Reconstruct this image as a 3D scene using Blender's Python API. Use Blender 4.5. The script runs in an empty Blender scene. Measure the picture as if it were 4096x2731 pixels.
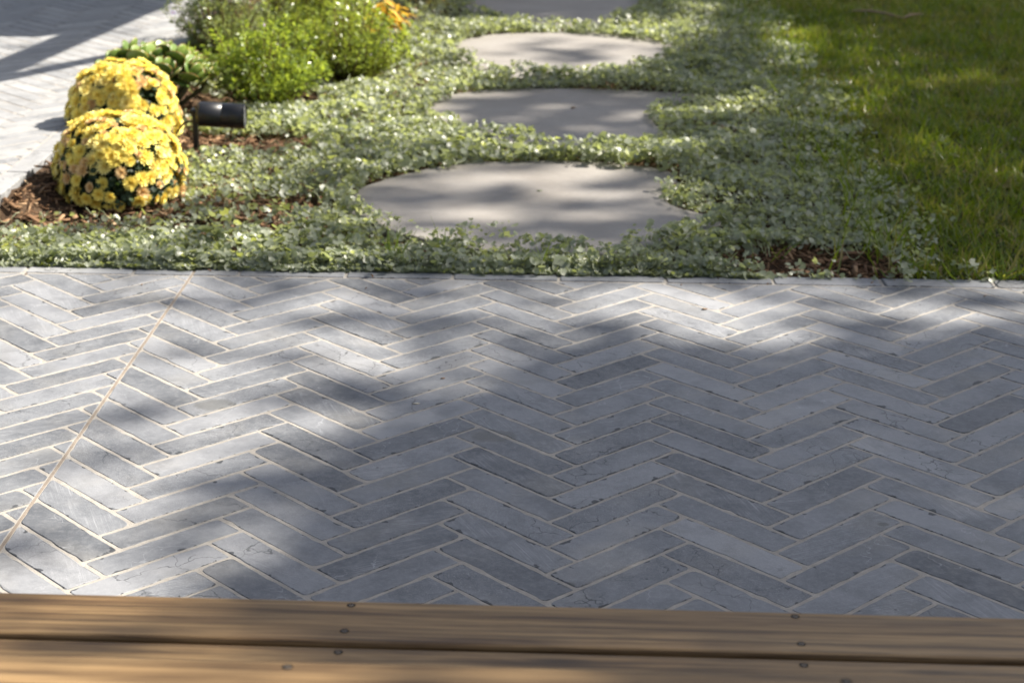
import bpy, math, random
import numpy as np
from mathutils import Matrix, Vector

random.seed(7)
RNG = np.random.default_rng(11)
scene = bpy.context.scene
COL = scene.collection

# ------------------------------------------------------------------ camera
CAM_LOC = (1.0121, -3.6879, 1.1902)
cam_r = Vector((0.99939796, 0.03272089, 0.01153482))
cam_u = Vector((-0.02144472, 0.3212365, 0.94675616))
cam_f = Vector((-0.0272733, 0.94643354, -0.32174479))
cam_data = bpy.data.cameras.new('camera')
cam = bpy.data.objects.new('camera', cam_data)
COL.objects.link(cam)
cam.matrix_world = Matrix(((cam_r.x, cam_u.x, -cam_f.x, CAM_LOC[0]),
                           (cam_r.y, cam_u.y, -cam_f.y, CAM_LOC[1]),
                           (cam_r.z, cam_u.z, -cam_f.z, CAM_LOC[2]),
                           (0, 0, 0, 1)))
cam_data.sensor_fit = 'HORIZONTAL'
cam_data.sensor_width = 36.0
cam_data.lens = 63.357
cam_data.clip_start = 0.05
cam_data.clip_end = 2000
cam_data.dof.use_dof = True
cam_data.dof.focus_distance = 2.75
cam_data.dof.aperture_fstop = 7.4
cam_data.dof.aperture_blades = 0
scene.camera = cam

# ------------------------------------------------------------------ light
SUN_EL = math.radians(47)
SHADOW = np.array((-0.93, -0.37)); SHADOW = SHADOW / np.linalg.norm(SHADOW)
SUN_DIR = Vector((-SHADOW[0] * math.cos(SUN_EL), -SHADOW[1] * math.cos(SUN_EL), math.sin(SUN_EL)))
world = bpy.data.worlds.new('World')
scene.world = world
world.use_nodes = True
wn = world.node_tree.nodes
wl = world.node_tree.links
wn.clear()
sky = wn.new('ShaderNodeTexSky')
sky.sky_type = 'NISHITA'
sky.sun_disc = False
sky.sun_elevation = SUN_EL
sky.sun_rotation = math.atan2(SUN_DIR.x, SUN_DIR.y)
sky.air_density = 1.0
sky.dust_density = 2.5
sky.ozone_density = 1.0
bg = wn.new('ShaderNodeBackground')
bg.inputs['Strength'].default_value = 0.06
wo = wn.new('ShaderNodeOutputWorld')
haze = wn.new('ShaderNodeHueSaturation')          # thin white haze in the sky
haze.inputs['Saturation'].default_value = 0.62
wl.new(sky.outputs['Color'], haze.inputs['Color'])
wl.new(haze.outputs['Color'], bg.inputs['Color'])
wl.new(bg.outputs['Background'], wo.inputs['Surface'])
sun_data = bpy.data.lights.new('sun', 'SUN')
sun_data.energy = 5.0
sun_data.angle = math.radians(0.53)
sun_data.color = (1.0, 0.93, 0.82)
sun = bpy.data.objects.new('sun', sun_data)
COL.objects.link(sun)
sun.rotation_euler = SUN_DIR.to_track_quat('Z', 'Y').to_euler()
sun.location = (6, 3, 8)
scene.view_settings.view_transform = 'Standard'
scene.view_settings.look = 'None'
scene.view_settings.exposure = 1.5
scene.view_settings.gamma = 1.0
scene.view_settings.use_curve_mapping = False
scene.cycles.use_denoising = True
scene.cycles.max_bounces = 7
scene.cycles.diffuse_bounces = 4
scene.cycles.transmission_bounces = 5
scene.cycles.sample_clamp_indirect = 6.0

# ------------------------------------------------------------------ helpers
def tag(o, label, cat=None, group=None, kind=None):
    if label: o['label'] = label
    if cat: o['category'] = cat
    if group: o['group'] = group
    if kind: o['kind'] = kind
    return o

def empty(name, loc=(0, 0, 0), rz=0.0, parent=None):
    o = bpy.data.objects.new(name, None)
    o.empty_display_size = 0.05
    COL.objects.link(o)
    o.location = loc
    o.rotation_euler = (0, 0, rz)
    o.parent = parent
    return o

def link(name, mesh, parent=None, loc=None, rot=None):
    o = bpy.data.objects.new(name, mesh)
    COL.objects.link(o)
    if loc is not None: o.location = loc
    if rot is not None: o.rotation_euler = rot
    o.parent = parent
    return o

def np_mesh(name, V, F, mat, smooth=False, attrs=None):
    V = np.asarray(V, np.float32); F = np.asarray(F, np.int32)
    m = bpy.data.meshes.new(name)
    n, k = F.shape
    m.vertices.add(len(V)); m.vertices.foreach_set('co', V.ravel())
    m.loops.add(n * k); m.loops.foreach_set('vertex_index', F.ravel())
    m.polygons.add(n); m.polygons.foreach_set('loop_start', np.arange(n, dtype=np.int32) * k)
    if smooth: m.polygons.foreach_set('use_smooth', np.ones(n, bool))
    m.update(calc_edges=True)
    for an, arr in (attrs or {}).items():
        a = m.attributes.new(an, 'FLOAT', 'POINT')
        a.data.foreach_set('value', np.asarray(arr, np.float32))
    if mat: m.materials.append(mat)
    return m

def py_mesh(name, V, F, mat, smooth=False):
    m = bpy.data.meshes.new(name)
    m.from_pydata([tuple(v) for v in V], [], [tuple(f) for f in F])
    if smooth: m.polygons.foreach_set('use_smooth', np.ones(len(m.polygons), bool))
    m.update()
    if mat: m.materials.append(mat)
    return m

def bases(n, spin):
    n = n / np.linalg.norm(n, axis=1, keepdims=True)
    ref = np.where(np.abs(n[:, 2:3]) < 0.95, np.array([[0, 0, 1.0]]), np.array([[1.0, 0, 0]]))
    x = np.cross(ref, n); x /= np.linalg.norm(x, axis=1, keepdims=True)
    y = np.cross(n, x)
    c, s = np.cos(spin)[:, None], np.sin(spin)[:, None]
    X = c * x + s * y; Y = -s * x + c * y
    return np.stack([X, Y, n], axis=2)

def inst(T, F, P, R, S):
    T = np.asarray(T, float); F = np.asarray(F)
    S = np.asarray(S, float)
    if S.ndim == 1: S = S[:, None] * np.ones((1, 3))
    TT = T[None] * S[:, None, :]
    V = P[:, None, :] + np.einsum('nij,nkj->nki', R, TT)
    FF = F[None] + (np.arange(len(P)) * len(T))[:, None, None]
    return V.reshape(-1, 3), FF.reshape(-1, F.shape[1])

def rep(a, k): return np.repeat(a, k)

class Noise2:
    def __init__(s, seed, n=64):
        s.t = np.random.default_rng(seed).random((n, n)); s.n = n
    def __call__(s, x, y):
        xi = np.floor(x).astype(int); yi = np.floor(y).astype(int)
        fx = x - xi; fy = y - yi
        fx = fx * fx * (3 - 2 * fx); fy = fy * fy * (3 - 2 * fy)
        n = s.n
        a = s.t[xi % n, yi % n]; b = s.t[(xi + 1) % n, yi % n]
        c = s.t[xi % n, (yi + 1) % n]; d = s.t[(xi + 1) % n, (yi + 1) % n]
        return (a * (1 - fx) + b * fx) * (1 - fy) + (c * (1 - fx) + d * fx) * fy

def in_poly(px, py, poly):
    inside = np.zeros(px.shape, bool)
    n = len(poly)
    for i in range(n):
        x1, y1 = poly[i]; x2, y2 = poly[(i + 1) % n]
        if y1 == y2: continue
        c = ((y1 > py) != (y2 > py)) & (px < (x2 - x1) * (py - y1) / (y2 - y1) + x1)
        inside ^= c
    return inside

def smooth_loop(pts, n=3):
    p = np.array(pts, float)
    for _ in range(n):
        q = np.roll(p, -1, axis=0)
        p = np.stack([p * .75 + q * .25, p * .25 + q * .75], 1).reshape(-1, 2)
    return p

def lathe(profile, n=28, close=True):
    """profile: (t, r) pairs along local Z."""
    V = []; F = []
    for t, r in profile:
        for i in range(n):
            a = 2 * math.pi * i / n
            V.append((r * math.cos(a), r * math.sin(a), t))
    for j in range(len(profile) - 1):
        for i in range(n):
            i2 = (i + 1) % n
            F.append((j * n + i, j * n + i2, (j + 1) * n + i2, (j + 1) * n + i))
    if close:
        F.append(tuple(range(n - 1, -1, -1)))
        F.append(tuple((len(profile) - 1) * n + i for i in range(n)))
    return V, F

def tube(points, radii, n=7):
    """tapered tube through points, returns V, F (quads + cap fans kept as quads)."""
    pts = [Vector(p) for p in points]
    V = []; F = []
    for i, p in enumerate(pts):
        d = (pts[min(i + 1, len(pts) - 1)] - pts[max(i - 1, 0)]).normalized()
        ref = Vector((0, 0, 1)) if abs(d.z) < .9 else Vector((1, 0, 0))
        x = ref.cross(d).normalized(); y = d.cross(x)
        for k in range(n):
            a = 2 * math.pi * k / n
            V.append(tuple(p + (x * math.cos(a) + y * math.sin(a)) * radii[i]))
    for i in range(len(pts) - 1):
        for k in range(n):
            k2 = (k + 1) % n
            F.append((i * n + k, i * n + k2, (i + 1) * n + k2, (i + 1) * n + k))
    return V, F

def merge(parts):
    V = []; F = []
    for v, f in parts:
        o = len(V); V += list(v); F += [tuple(i + o for i in q) for q in f]
    return V, F

def box(x0, x1, y0, y1, z0, z1, b=0.004):
    """bevelled box"""
    V = []; F = []
    ix, iy = (x0 + b, x1 - b), (y0 + b, y1 - b)
    def ring(z, d):
        return [(x0 + d + b, y0 + d, z), (x1 - d - b, y0 + d, z), (x1 - d, y0 + d + b, z), (x1 - d, y1 - d - b, z),
                (x1 - d - b, y1 - d, z), (x0 + d + b, y1 - d, z), (x0 + d, y1 - d - b, z), (x0 + d, y0 + d + b, z)]
    rings = [ring(z0, b * .6), ring(z0 + b, 0), ring(z1 - b, 0), ring(z1 - b * .3, b * .3), ring(z1, b)]
    for r in rings: V += r
    for j in range(4):
        for i in range(8):
            i2 = (i + 1) % 8
            F.append((j * 8 + i, j * 8 + i2, j * 8 + 8 + i2, j * 8 + 8 + i))
    F.append(tuple(range(7, -1, -1))); F.append(tuple(32 + i for i in range(8)))
    return V, F

# ------------------------------------------------------------------ materials
class Mat:
    def __init__(s, name):
        s.m = bpy.data.materials.new(name); s.m.use_nodes = True
        s.t = s.m.node_tree; s.t.nodes.clear()
        s.out = s.t.nodes.new('ShaderNodeOutputMaterial')
    def n(s, typ, ins=None, **props):
        nd = s.t.nodes.new('ShaderNode' + typ)
        for k, v in props.items(): setattr(nd, k, v)
        for k, v in (ins or {}).items():
            sock = nd.inputs[k]
            if isinstance(v, bpy.types.NodeSocket): s.t.links.new(v, sock)
            elif isinstance(v, bpy.types.Node): s.t.links.new(v.outputs[0], sock)
            else: sock.default_value = v
        return nd
    def math(s, op, a, b=None, c=None, clamp=False):
        ins = {0: a}
        if b is not None: ins[1] = b
        if c is not None: ins[2] = c
        return s.n('Math', ins, operation=op, use_clamp=clamp).outputs[0]
    def vmath(s, op, a, b=None):
        ins = {0: a}
        if b is not None: ins[1] = b
        return s.n('VectorMath', ins, operation=op).outputs[0]
    def mix(s, f, a, b, blend='MIX'):
        nd = s.n('Mix', data_type='RGBA', blend_type=blend)
        for i, v in ((0, f), (6, a), (7, b)):
            if isinstance(v, bpy.types.NodeSocket): s.t.links.new(v, nd.inputs[i])
            else: nd.inputs[i].default_value = v if i == 0 else (tuple(v) + (1,) if len(v) == 3 else v)
        return nd.outputs[2]
    def noise(s, vec, scale, detail=4, rough=.55, dist=0.0):
        return s.n('TexNoise', {'Vector': vec, 'Scale': scale, 'Detail': detail, 'Roughness': rough, 'Distortion': dist}).outputs[0]
    def ramp(s, f, stops, interp='LINEAR'):
        nd = s.n('ValToRGB', {0: f}); cr = nd.color_ramp; cr.interpolation = interp
        while len(cr.elements) > 1: cr.elements.remove(cr.elements[-1])
        for i, (p, c) in enumerate(stops):
            e = cr.elements[0] if i == 0 else cr.elements.new(p)
            e.position = p
            if not isinstance(c, (tuple, list)): c = (c, c, c)
            e.color = tuple(c) + (1,)
        return nd.outputs[0]
    def step(s, f, lo, hi):
        nd = s.n('MapRange', {0: f, 1: lo, 2: hi, 3: 0.0, 4: 1.0}); nd.clamp = True
        return nd.outputs[0]
    def attr(s, name, out=2):
        nd = s.n('Attribute', attribute_name=name); return nd.outputs[out]
    def done(s, shader):
        s.t.links.new(shader.outputs[0] if isinstance(shader, bpy.types.Node) else shader, s.out.inputs[0]); return s.m
    def bsdf(s, color, rough=.6, spec=.5, bump=None, bstr=.3, bdist=.002, metal=0.0):
        ins = {'Base Color': color if isinstance(color, bpy.types.NodeSocket) else tuple(color) + (1,),
               'Roughness': rough, 'Specular IOR Level': spec, 'Metallic': metal}
        if bump is not None:
            ins['Normal'] = s.n('Bump', {'Height': bump, 'Strength': bstr, 'Distance': bdist}).outputs[0]
        return s.n('BsdfPrincipled', ins)

def leaf_mat(name, ca, cb, trans=.35, tcol=None, rough=.38, spec=.5, cc=None):
    m = Mat(name)
    t = m.attr('tint')
    stops = [(0, ca), (1, cb)] if cc is None else [(0, ca), (.8, cb), (.93, cc), (1, cc)]
    col = m.ramp(t, stops)
    b = m.bsdf(col, rough, spec)
    tc = col if tcol is None else m.mix(.6, col, tcol)
    tr = m.n('BsdfTranslucent', {'Color': tc})
    return m.done(m.n('MixShader', {0: trans, 1: b.outputs[0], 2: tr.outputs[0]}))

def plain(name, col, rough=.5, spec=.5, metal=0.0, nscale=0, namt=.2):
    m = Mat(name)
    c = col
    if nscale:
        co = m.n('TexCoord').outputs['Object']
        f = m.noise(co, nscale, 5)
        c = m.mix(f, tuple(v * (1 - namt) for v in col), tuple(min(1, v * (1 + namt)) for v in col))
    return m.done(m.bsdf(c, rough, spec, metal=metal))

def paver_material(name, stops, spots=(), chips=.86):
    m = Mat(name)
    loc = m.attr('plocal', 1)
    r = m.attr('prand')
    r2 = m.math('FRACT', m.math('MULTIPLY', r, 17.31))
    r3 = m.math('FRACT', m.math('MULTIPLY', r, 53.7))
    off = m.n('CombineXYZ', {0: m.math('MULTIPLY', r, 37.0), 1: m.math('MULTIPLY', r2, 23.0), 2: m.math('MULTIPLY', r3, 11.0)}).outputs[0]
    co = m.vmath('ADD', loc, off)
    base = m.ramp(r2, stops)
    n1 = m.noise(co, 14, 4, .6, .4)
    n2 = m.noise(co, 90, 3, .65)
    n3 = m.noise(co, 800, 1, .6)
    col = m.mix(m.step(n1, .3, .75), base, m.mix(.4, base, (.25, .256, .267)))
    col = m.mix(m.math('MULTIPLY', m.step(n1, .55, .3), .45), col, (.085, .089, .097))
    # warm film of dust, patchy
    n4 = m.noise(m.vmath('ADD', co, (3.1, 7.7, 1.3)), 7, 3, .5)
    col = m.mix(m.math('MULTIPLY', m.step(n4, .52, .78), .35), col, (.27, .255, .225))
    col = m.mix(m.math('MULTIPLY', m.step(n2, .45, .8), .28), col, (.30, .305, .315))
    col = m.mix(m.math('MULTIPLY', m.step(n3, .56, .72), m.math('MULTIPLY_ADD', r, .5, .1)), col, (.40, .405, .42))
    # saw marks on a share of the stones
    ang = m.n('VectorRotate', {'Vector': co, 'Angle': m.math('MULTIPLY_ADD', r3, 1.2, .9)}, rotation_type='Z_AXIS').outputs[0]
    wv = m.noise(m.vmath('MULTIPLY', ang, (420.0, 12.0, 1.0)), 1.0, 2, .6)
    saw = m.math('MULTIPLY', m.math('MULTIPLY', m.step(r3, .74, .80), m.step(wv, .52, .68)), m.step(n1, .38, .62))
    col = m.mix(m.math('MULTIPLY', saw, .5), col, (.33, .335, .35))
    # hairline cracks
    wco = m.vmath('ADD', co, m.n('VectorMath', {0: m.n('TexNoise', {'Vector': co, 'Scale': 22.0, 'Detail': 3.0}).outputs[1], 1: (.07, .07, .07)}, operation='MULTIPLY').outputs[0])
    vd = m.n('TexVoronoi', {'Vector': wco, 'Scale': 11.0}, feature='DISTANCE_TO_EDGE').outputs[0]
    crack = m.math('MULTIPLY', m.step(vd, .013, .003), m.step(m.noise(co, 6, 2), .5, .58))
    crack = m.math('MULTIPLY', crack, m.step(r, .35, .4))
    col = m.mix(m.math('MULTIPLY', crack, .75), col, (.03, .032, .036))
    # pale mineral veins on a few stones
    vein = m.math('MULTIPLY', m.step(vd, .010, .002), m.step(r, .30, .26))
    vein = m.math('MULTIPLY', vein, m.step(m.noise(m.vmath('ADD', co, (9, 4, 0)), 9, 1), .5, .6))
    col = m.mix(m.math('MULTIPLY', vein, .35), col, (.42, .43, .45))
    # broken dark arrises: ragged band where the edge distance is small
    sx = m.n('SeparateXYZ', {0: loc})
    dx = m.math('SUBTRACT', .120, m.math('ABSOLUTE', sx.outputs[0]))
    dy = m.math('SUBTRACT', .030, m.math('ABSOLUTE', sx.outputs[1]))
    dmin = m.math('MINIMUM', dx, dy)
    ragged = m.noise(co, 130, 2, .6)
    big = m.noise(m.vmath('ADD', co, (1, 8, 3)), 34, 2, .5)
    lim = m.math('ADD', m.math('MULTIPLY', m.step(ragged, .50, .80), .0036), m.math('MULTIPLY', m.step(big, .60, .76), .010))
    chip = m.step(m.math('SUBTRACT', lim, dmin), -.0006, .0006)
    col = m.mix(m.math('MULTIPLY', chip, chips), col, (.034, .037, .042))
    # pits
    pv = m.n('TexVoronoi', {'Vector': co, 'Scale': 26.0}).outputs[0]
    pit = m.math('MULTIPLY', m.step(pv, .07, .05), m.step(m.noise(co, 12, 1), .6, .62))
    col = m.mix(m.math('MULTIPLY', pit, .7), col, (.04, .043, .05))
    wp = m.n('NewGeometry').outputs['Position']
    for (x, y, rx, ry, k) in spots:                       # damp stains lying on the paving
        d = m.vmath('MULTIPLY', m.vmath('SUBTRACT', wp, (x, y, 0)), (1 / rx, 1 / ry, 0))
        ln = m.n('VectorMath', {0: d}, operation='LENGTH').outputs['Value']
        ln = m.math('ADD', ln, m.math('MULTIPLY', m.math('SUBTRACT', n2, .5), .5))
        col = m.mix(m.math('MULTIPLY', m.step(ln, 1.05, .75), k), col, (.10, .10, .095))
    h = m.math('ADD', m.math('MULTIPLY', n2, .6), m.math('MULTIPLY', m.noise(co, 320, 2), .4))
    rough = m.math('MULTIPLY_ADD', n1, .25, .50)
    return m.done(m.bsdf(col, rough, .32, h, .4, .0014))

def grout_material(name, ca, cb):
    m = Mat(name)
    co = m.n('NewGeometry').outputs['Position']
    n = m.noise(co, 40, 6, .7); f = m.noise(co, 700, 2)
    col = m.mix(m.step(n, .3, .7), ca, cb)
    col = m.mix(m.math('MULTIPLY', m.step(f, .5, .7), .4), col, tuple(v * .6 for v in ca))
    return m.done(m.bsdf(col, .9, .2, m.math('ADD', n, m.math('MULTIPLY', f, .6)), .8, .002))

def wood_material(name, stops, along=0):
    m = Mat(name)
    co = m.n('TexCoord').outputs['Object']
    rnd = m.n('ObjectInfo').outputs['Random']
    off = m.n('CombineXYZ', {0: m.math('MULTIPLY', rnd, 19.0), 1: m.math('MULTIPLY', rnd, 7.0), 2: m.math('MULTIPLY', rnd, 5.0)}).outputs[0]
    co = m.vmath('ADD', co, off)
    sc = [9.0, 9.0, 9.0]; sc[along] = .55
    a = m.vmath('MULTIPLY', co, tuple(sc))
    warp = m.noise(co, 3.0, 3)
    a = m.vmath('ADD', a, m.n('CombineXYZ', {0: 0.0, 1: m.math('MULTIPLY', warp, .9), 2: 0.0}).outputs[0])
    g1 = m.noise(a, 3.2, 6, .62, .6)
    sc2 = [420.0, 420.0, 420.0]; sc2[along] = 9.0
    g2 = m.noise(m.vmath('MULTIPLY', co, tuple(sc2)), 1.0, 3, .6)
    sc3 = [210.0, 210.0, 210.0]; sc3[along] = 4.0
    g3 = m.noise(m.vmath('MULTIPLY', co, tuple(sc3)), 1.0, 4, .6)
    col = m.ramp(g1, stops)
    col = m.mix(m.math('MULTIPLY', m.step(g2, .54, .66), .65), col, tuple(v * .45 for v in stops[0][1]))
    col = m.mix(m.math('MULTIPLY', m.step(g3, .5, .68), .6), col, tuple(min(1, v * 1.3) for v in stops[-1][1]))
    col = m.mix(m.math('MULTIPLY', m.step(g3, .48, .34), .65), col, tuple(v * .6 for v in stops[0][1]))
    kn = m.n('TexVoronoi', {'Vector': m.vmath('MULTIPLY', co, (3.0, 14.0, 14.0)), 'Scale': 1.0}).outputs[0]
    col = m.mix(m.math('MULTIPLY', m.step(kn, .13, .03), .7), col, tuple(v * .25 for v in stops[0][1]))
    sc4 = [75.0, 75.0, 75.0]; sc4[along] = 1.6
    g4 = m.noise(m.vmath('MULTIPLY', co, tuple(sc4)), 1.0, 4, .65, .4)
    col = m.mix(m.math('MULTIPLY', m.step(g4, .47, .36), .75), col, tuple(v * .55 for v in stops[0][1]))
    col = m.mix(m.math('MULTIPLY', m.step(g4, .55, .66), .5), col, tuple(min(1, v * 1.25) for v in stops[-1][1]))
    h = m.math('ADD', m.math('MULTIPLY', g2, .5), g3)
    return m.done(m.bsdf(col, m.math('MULTIPLY_ADD', g3, .2, .42), .4, h, .25, .001))

PAVER_STOPS = [(0, (.060, .066, .078)), (.25, (.094, .101, .115)), (.5, (.124, .132, .147)), (.75, (.152, .159, .175)), (.92, (.185, .191, .206)), (1, (.24, .245, .258))]
M_PAVER = paver_material('bluestone', PAVER_STOPS, spots=[(.375, -.59, .042, .033, .6), (.895, -.71, .045, .03, .55), (1.03, -1.292, .012, .01, .75), (1.53, -1.05, .01, .008, .8)])
M_PATHPAVER = paver_material('pale_bluestone', [(0, (.20, .202, .206)), (.5, (.255, .255, .255)), (1, (.33, .328, .32))], chips=.35)
M_GROUT = grout_material('grout', (.26, .24, .214), (.37, .346, .312))
M_JOINT = grout_material('sealant', (.17, .14, .115), (.27, .23, .19))
M_PGROUT = grout_material('path_grout', (.30, .27, .24), (.38, .35, .31))
WOOD = [(.34, (.088, .048, .019)), (.5, (.17, .103, .044)), (.66, (.255, .166, .077))]
M_WOOD = wood_material('hardwood', WOOD)
M_WOODY = wood_material('hardwood_posts', WOOD, along=2)
# ------------------------------------------------------------------ ground
def sheet(name, x0, x1, y0, y1, z, mat):
    return py_mesh(name, [(x0, y0, z), (x1, y0, z), (x1, y1, z), (x0, y1, z)], [(0, 1, 2, 3)], mat)

def soil_material(name, stops, scale=18):
    m = Mat(name)
    co = m.n('NewGeometry').outputs['Position']
    n = m.noise(co, scale, 8, .65); f = m.noise(co, scale * 9, 4)
    col = m.ramp(m.math('ADD', m.math('MULTIPLY', n, .7), m.math('MULTIPLY', f, .3)), stops)
    return m.done(m.bsdf(col, .95, .1, m.math('ADD', n, f), .9, .01))

M_SOIL = soil_material('soil', [(.3, (.035, .022, .014)), (.5, (.075, .048, .03)), (.7, (.12, .08, .05))])
M_TURF = soil_material('turf_base', [(.3, (.02, .03, .008)), (.5, (.045, .055, .018)), (.7, (.085, .075, .035))])
M_FIELD = soil_material('field', [(.3, (.03, .05, .015)), (.5, (.05, .075, .02)), (.7, (.08, .09, .035))], 3)

tag(link('ground', sheet('ground', -600, 600, -600, 600, -.09, M_FIELD)), 'grassy ground running out to the horizon', kind='structure')

def bed_bank(x, y):      # the mulch is heaped a little against the raised path
    t = np.clip((-.24 - x) / .17, 0, 1) * np.clip((y - .55) / .2, 0, 1)
    return .062 * t * t * (3 - 2 * t)

def patch(name, x0, x1, y0, y1, z, amp, mat, step=.05, seed=3, bank=False):
    nx = int((x1 - x0) / step) + 1; ny = int((y1 - y0) / step) + 1
    X, Y = np.meshgrid(np.linspace(x0, x1, nx), np.linspace(y0, y1, ny), indexing='ij')
    nz = Noise2(seed)
    Z = z + amp * (nz(X * 6, Y * 6) - .5) + amp * .6 * (nz(X * 19 + 9, Y * 19) - .5)
    if bank: Z = Z + bed_bank(X, Y)
    V = np.stack([X, Y, Z], -1).reshape(-1, 3)
    i = np.arange(nx - 1)[:, None] * ny + np.arange(ny - 1)[None]
    F = np.stack([i, i + ny, i + ny + 1, i + 1], -1).reshape(-1, 4)
    return np_mesh(name, V, F, mat, True)

tag(link('garden_bed', patch('garden_bed', -2.6, 1.95, .286, 8.0, -.022, .02, M_SOIL, bank=True)), 'dark soil of the planted garden bed', kind='structure')
tag(link('lawn', patch('lawn', 1.83, 6.5, .325, 9.0, -.012, .015, M_TURF)), 'earth under the lawn beside the garden bed', kind='structure')

# ------------------------------------------------------------------ herringbone paving
PL = 0.246
PW = 0.06596
JW = 0.0057
S2 = math.sqrt(.5)

def clip_poly(poly, planes):
    """poly in world xy; plane (a,b,c): keep a*x+b*y<=c"""
    for a, b, c in planes:
        out = []
        for i in range(len(poly)):
            p = poly[i]; q = poly[(i + 1) % len(poly)]
            dp = a * p[0] + b * p[1] - c; dq = a * q[0] + b * q[1] - c
            if dp <= 0: out.append(p)
            if (dp < 0 < dq) or (dq < 0 < dp):
                t = dp / (dp - dq); out.append((p[0] + (q[0] - p[0]) * t, p[1] + (q[1] - p[1]) * t))
        poly = out
        if len(poly) < 3: return []
    return poly

def herring(x0, x1, y0, y1, ox=0.0, oy=0.0):
    """yield (cx, cy, angle) of full herringbone cells covering the rectangle"""
    for m in range(-14, 24):
        for k in range(-60, 80):
            for t in (0, 1):
                if t == 0:
                    px, py = k * PW + m * PL + PL / 2, k * PW - m * PL + PW / 2
                else:
                    px, py = k * PW + (m + 1) * PL + PW / 2, (k + 1) * PW - m * PL - PL / 2
                u = (px - py) * S2 + ox; v = (px + py) * S2 + oy
                if x0 - .13 < u < x1 + .13 and y0 - .13 < v < y1 + .13:
                    yield u, v, (math.pi / 4 if t == 0 else 3 * math.pi / 4)

def area(p):
    return .5 * sum(p[i][0] * p[(i + 1) % len(p)][1] - p[(i + 1) % len(p)][0] * p[i][1] for i in range(len(p)))

def outline(poly, rg, fine=True):
    """tumbled outline of a convex local polygon"""
    n = len(poly); out = []
    for i in range(n):
        p0 = np.array(poly[i - 1]); p = np.array(poly[i]); p1 = np.array(poly[(i + 1) % n])
        la = np.linalg.norm(p0 - p); lb = np.linalg.norm(p1 - p)
        if la < 1e-6 or lb < 1e-6: continue
        r = min(rg.choice([.003, .005, .008, .012, .016], p=[.2, .3, .27, .16, .07]), la * .45, lb * .45)
        a = p + (p0 - p) / la * r; b = p + (p1 - p) / lb * r
        ts = (0, .33, .67, 1) if fine else (0, 1)
        for t in ts:
            out.append((1 - t) ** 2 * a + 2 * t * (1 - t) * p + t * t * b)
        if fine:
            q0 = p1 + (p - p1) / lb * min(.008, lb * .45)
            L = np.linalg.norm(q0 - b); k = int(L / .017)
            if k > 1:
                d = (q0 - b) / L; nrm = np.array((-d[1], d[0]))
                for j in range(1, k):
                    s = b + d * L * (j + rg.uniform(-.25, .25)) / k
                    e = rg.normal(0, .00035)
                    if rg.random() < .10: e += rg.uniform(.0008, .0026)
                    out.append(s + nrm * e)
    return np.array(out)

def paver_geo(poly, rg, fine=True):
    ring = outline(poly, rg, fine)
    n = len(ring)
    d = np.roll(ring, -1, 0) - np.roll(ring, 1, 0)
    d /= np.linalg.norm(d, axis=1, keepdims=True) + 1e-9
    nrm = np.stack([-d[:, 1], d[:, 0]], 1)
    ins = ring + nrm * (rg.uniform(.0012, .0022, n)[:, None] if fine else .0016)
    z1 = rg.uniform(-.0017, -.0008, n) if fine else np.full(n, -.0012)
    z2 = rg.uniform(-.0003, .0003, n) if fine else np.zeros(n)
    V = np.concatenate([np.c_[ring, np.full(n, -.022)], np.c_[ring, z1], np.c_[ins, z2]])
    F = []
    for j in range(2):
        for i in range(n):
            i2 = (i + 1) % n
            F.append((j * n + i, j * n + i2, (j + 1) * n + i2, (j + 1) * n + i))
    F.append(tuple(2 * n + i for i in range(n)))
    return V, F

def paver_attrs(m, loc, rnd):
    a = m.attributes.new('plocal', 'FLOAT_VECTOR', 'POINT'); a.data.foreach_set('vector', np.asarray(loc, np.float32).ravel())
    a = m.attributes.new('prand', 'FLOAT', 'POINT'); a.data.foreach_set('value', np.asarray(rnd, np.float32))

def lay(cells, parent, mat, z, name, rest_name, score, limit, seed):
    """cells: (cx, cy, ang, world polygon). The best `limit` become objects, the rest one joined part."""
    rg = np.random.default_rng(seed)
    cells = sorted(cells, key=score)
    RV = []; RF = []; RL = []; RR = []; off = 0
    for idx, (cx, cy, ang, poly) in enumerate(cells):
        c, s = math.cos(ang), math.sin(ang)
        lp = [((x - cx) * c + (y - cy) * s, -(x - cx) * s + (y - cy) * c) for x, y in poly]
        if area(lp) < 0: lp.reverse()
        r = rg.random()
        fine = idx < limit
        V, F = paver_geo(lp, rg, fine)
        dz = float(np.clip(rg.normal(.0001, .00035), -.0003, .0008))
        if fine:
            m = py_mesh(name, V, F, mat); paver_attrs(m, V, np.full(len(V), r))
            o = link(name, m, parent, (cx, cy, z + dz), (rg.normal(0, .0020), rg.normal(0, .0006), ang))
        else:
            W = np.c_[cx + V[:, 0] * c - V[:, 1] * s, cy + V[:, 0] * s + V[:, 1] * c, V[:, 2] + z + dz]
            RV.append(W); RL.append(V); RR.append(np.full(len(V), r))
            RF += [tuple(i + off for i in f) for f in F]; off += len(V)
    if RV:
        m = py_mesh(rest_name, np.concatenate(RV), RF, mat)
        paver_attrs(m, np.concatenate(RL), np.concatenate(RR))
        o = link(rest_name, m, parent); o['kind'] = 'stuff'

def rect_world(cx, cy, ang, hl, hw):
    c, s = math.cos(ang), math.sin(ang)
    return [(cx + x * c - y * s, cy + x * s + y * c) for x, y in ((-hl, -hw), (hl, -hw), (hl, hw), (-hl, hw))]

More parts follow.
